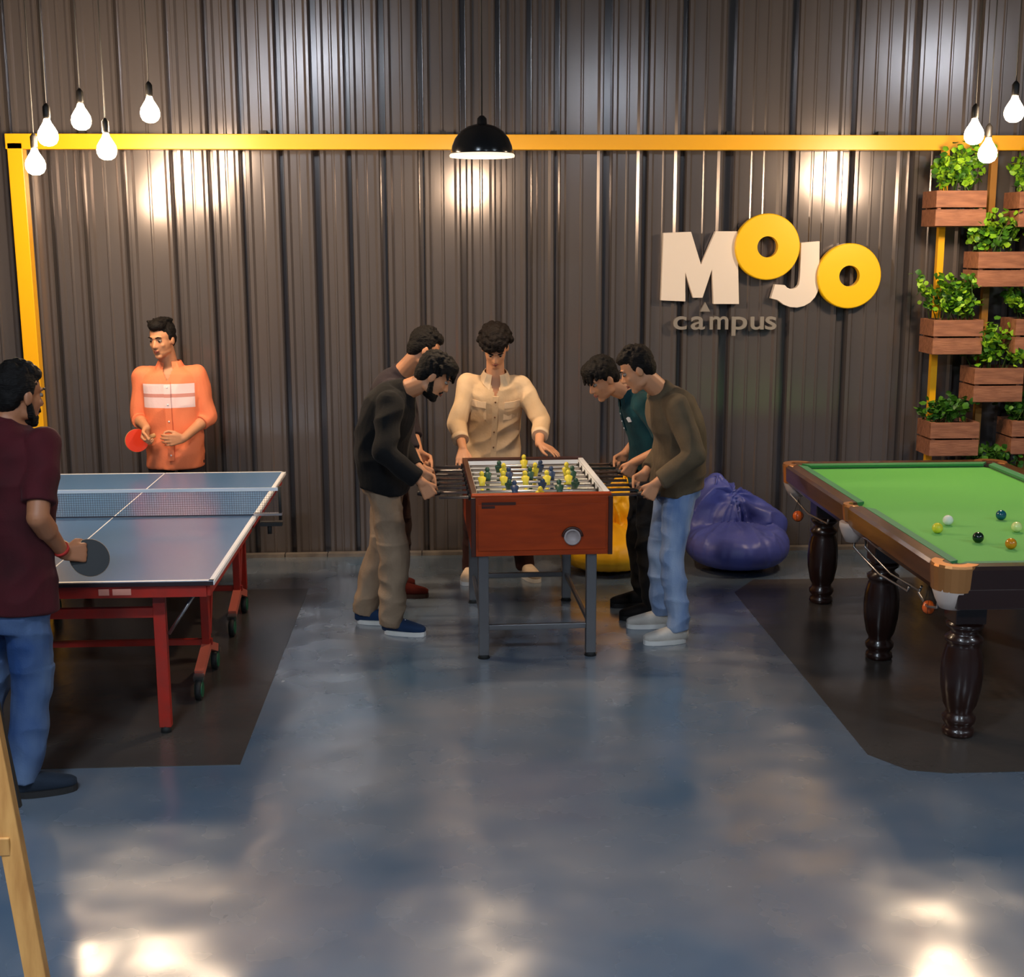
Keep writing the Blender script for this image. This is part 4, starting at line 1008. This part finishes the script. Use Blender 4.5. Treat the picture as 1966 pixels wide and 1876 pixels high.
# orange shirt player behind the table tennis table
def band_mat():
    m = mat('orange_shirt', (236, 128, 88), .8, bump=(90, .15)); nt = m.node_tree; b = nt.nodes['Principled BSDF']
    tc = nt.nodes.new('ShaderNodeTexCoord'); sx = nt.nodes.new('ShaderNodeSeparateXYZ'); nt.links.new(tc.outputs['Object'], sx.inputs[0])
    mr = nt.nodes.new('ShaderNodeMapRange'); mr.inputs[1].default_value = 1.00; mr.inputs[2].default_value = 1.40; nt.links.new(sx.outputs[2], mr.inputs[0])
    r = nt.nodes.new('ShaderNodeValToRGB'); r.color_ramp.interpolation = 'CONSTANT'; nt.links.new(mr.outputs[0], r.inputs[0])
    O, Wt, Pk = lin((238, 128, 84)), lin((240, 208, 206)), lin((206, 138, 126))
    cols = [(0, O), (.37, Wt), (.54, Pk), (.60, Wt), (.76, O)]
    while len(r.color_ramp.elements) < len(cols): r.color_ramp.elements.new(.5)
    for e, (ps, c) in zip(r.color_ramp.elements, cols): e.position = ps; e.color = (*c, 1)
    # only the body of the shirt carries the bands, the sleeves stay orange
    ab = nt.nodes.new('ShaderNodeMath'); ab.operation = 'ABSOLUTE'; nt.links.new(sx.outputs[0], ab.inputs[0])
    lt = nt.nodes.new('ShaderNodeMath'); lt.operation = 'LESS_THAN'; lt.inputs[1].default_value = .165; nt.links.new(ab.outputs[0], lt.inputs[0])
    mx = nt.nodes.new('ShaderNodeMix'); mx.data_type = 'RGBA'; nt.links.new(lt.outputs[0], mx.inputs[0]); mx.inputs[6].default_value = (*O, 1)
    nt.links.new(r.outputs[0], mx.inputs[7]); nt.links.new(mx.outputs[2], b.inputs['Base Color']); return m
P6 = dict(pel=px(337, 868, 8.72), nk=px(326, 702, 8.70), hd=px(311, 652, 8.62), fwd=(.02, -1, 0), look=(-.35, -.9, -.16), build=1.0, head=.98,
    wrR=px(281, 822, 8.46), wrL=px(352, 842, 8.52), poleR=(-.4, .8, -.2), poleL=(.6, .7, -.3),
    hdR=hnd((-.05, -.55, -.80), (.6, -.3, 0), (-.3, -.8, .4), .8, .9), hdL=hnd((-.8, -.45, -.05), (0, .9, -.3), (0, 0, 1), .5, .5),
    anR=V((-1.92, 8.72, .095)), anL=V((-1.68, 8.70, .095)), ftR=(-.2, -1, 0), ftL=(.25, -1, 0), tone='a', hair='quiff', seed=6, sleeve=1.22, bulge=.0,
    top_mat=band_mat(), collar=1, cuffs=1, trouser_mat=darkT, shoe_mat=fabric('black_shoe', (22, 18, 18)), sole_mat=soleD, top_hem=-.16, loose=1.04)
T6, g6, w6, e6, s6 = make_person('person in an orange shirt with pale chest bands standing behind the table tennis table', P6)
# maroon T-shirt player at the left edge, seen from behind
P7 = dict(pel=px(20, 1150, 5.14), nk=px(10, 812, 5.20), hd=px(36, 760, 5.22), fwd=(.55, .84, 0), sfwd=(.45, .9, 0), look=(.62, .76, -.14), build=1.08, head=1.0,
    wrR=px(122, 1062, 5.16), wrL=V((-2.02, 5.55, 1.0)), poleR=(-.1, -.9, -.5), poleL=(-.7, -.4, -.5),
    hdR=hnd((.80, .55, -.12), (-.5, .8, 0), (0, .2, 1), .85, .9), hdL=hnd((.5, .8, 0), (.6, -.4, 0), (0, 0, 1), .5),
    anR=V((-1.735, 5.09, .095)), anL=V((-1.98, 5.22, .095)), ftR=(.95, .30, 0), ftL=(.45, .85, 0), tone='b', hair='short', beard=True, seed=7, sleeve=.80, bulge=.01,
    top_mat=fabric('maroon_tee', (70, 14, 22), (48, 9, 14)), top_name='t_shirt', trouser_mat=jeansD, trouser_w=1.10, hem=-.03, shoe_mat=fabric('dark_blue_shoe', (30, 40, 54)), sole_mat=soleD, top_hem=-.06, loose=1.05)
T7, g7, w7, e7, s7 = make_person('person in a maroon T-shirt and blue jeans at the left edge, seen from behind', P7)
dw_ = (w7[1]-e7[1]).normalized()
MB().tube([w7[1]-dw_*.035, w7[1]-dw_*.02], [.034, .033], 18).obj('wristband', mat('wristband_red', (170, 34, 26), .6), T7)

# paddles, held in the right hands
def paddle(c, n, hdir, rubm, lab, grip_at):
    n = V(n).normalized(); hdir = V(hdir); hdir = (hdir-n*hdir.dot(n)).normalized(); s = n.cross(hdir); c = V(c)
    t = thing('table_tennis_paddle', lab, 'paddle', c)
    wd = mat('paddle_wood', (200, 150, 96), .5)
    out = [(.075*math.cos(a), .080*math.sin(a)) for a in [2*math.pi*k/36 for k in range(36)]]
    MB().prism(out, c-n*.003, s, hdir, n*.006).obj('blade', wd, t)
    for sg, m in ((1, rubm[0]), (-1, rubm[1])):
        MB().prism([(a*.985, b*.985) for a, b in out if b > -.062], c+n*sg*.003, s, hdir, n*sg*.004).obj('rubber', m, t)
    MB().loft([(c-hdir*.062, s, n, .024, .008), (c-hdir*.085, s, n, .013, .010), (c-hdir*.122, s, n, .015, .0115), (c-hdir*.128, s, n, .012, .008)], 14).obj('handle', wd, t)
    return t
rb = mat('rubber_sheet_black', (20, 20, 22), .6); rr_ = mat('rubber_sheet_red', (214, 52, 18), .5)
cp = px(172, 1071, 5.22); gp = g7[1]; dv = (cp-gp).normalized()
paddle(cp, (.25, -.92, .25), dv, (rb, rb), 'black-faced paddle held over the near end of the blue table', gp)
cp = px(262, 846, 8.46); gp = g6[1]; dv = (cp-gp).normalized()
paddle(gp+dv*.104, (.55, -.8, .15), dv, (rr_, rb), 'red-faced paddle held at the side of the orange shirt', gp)
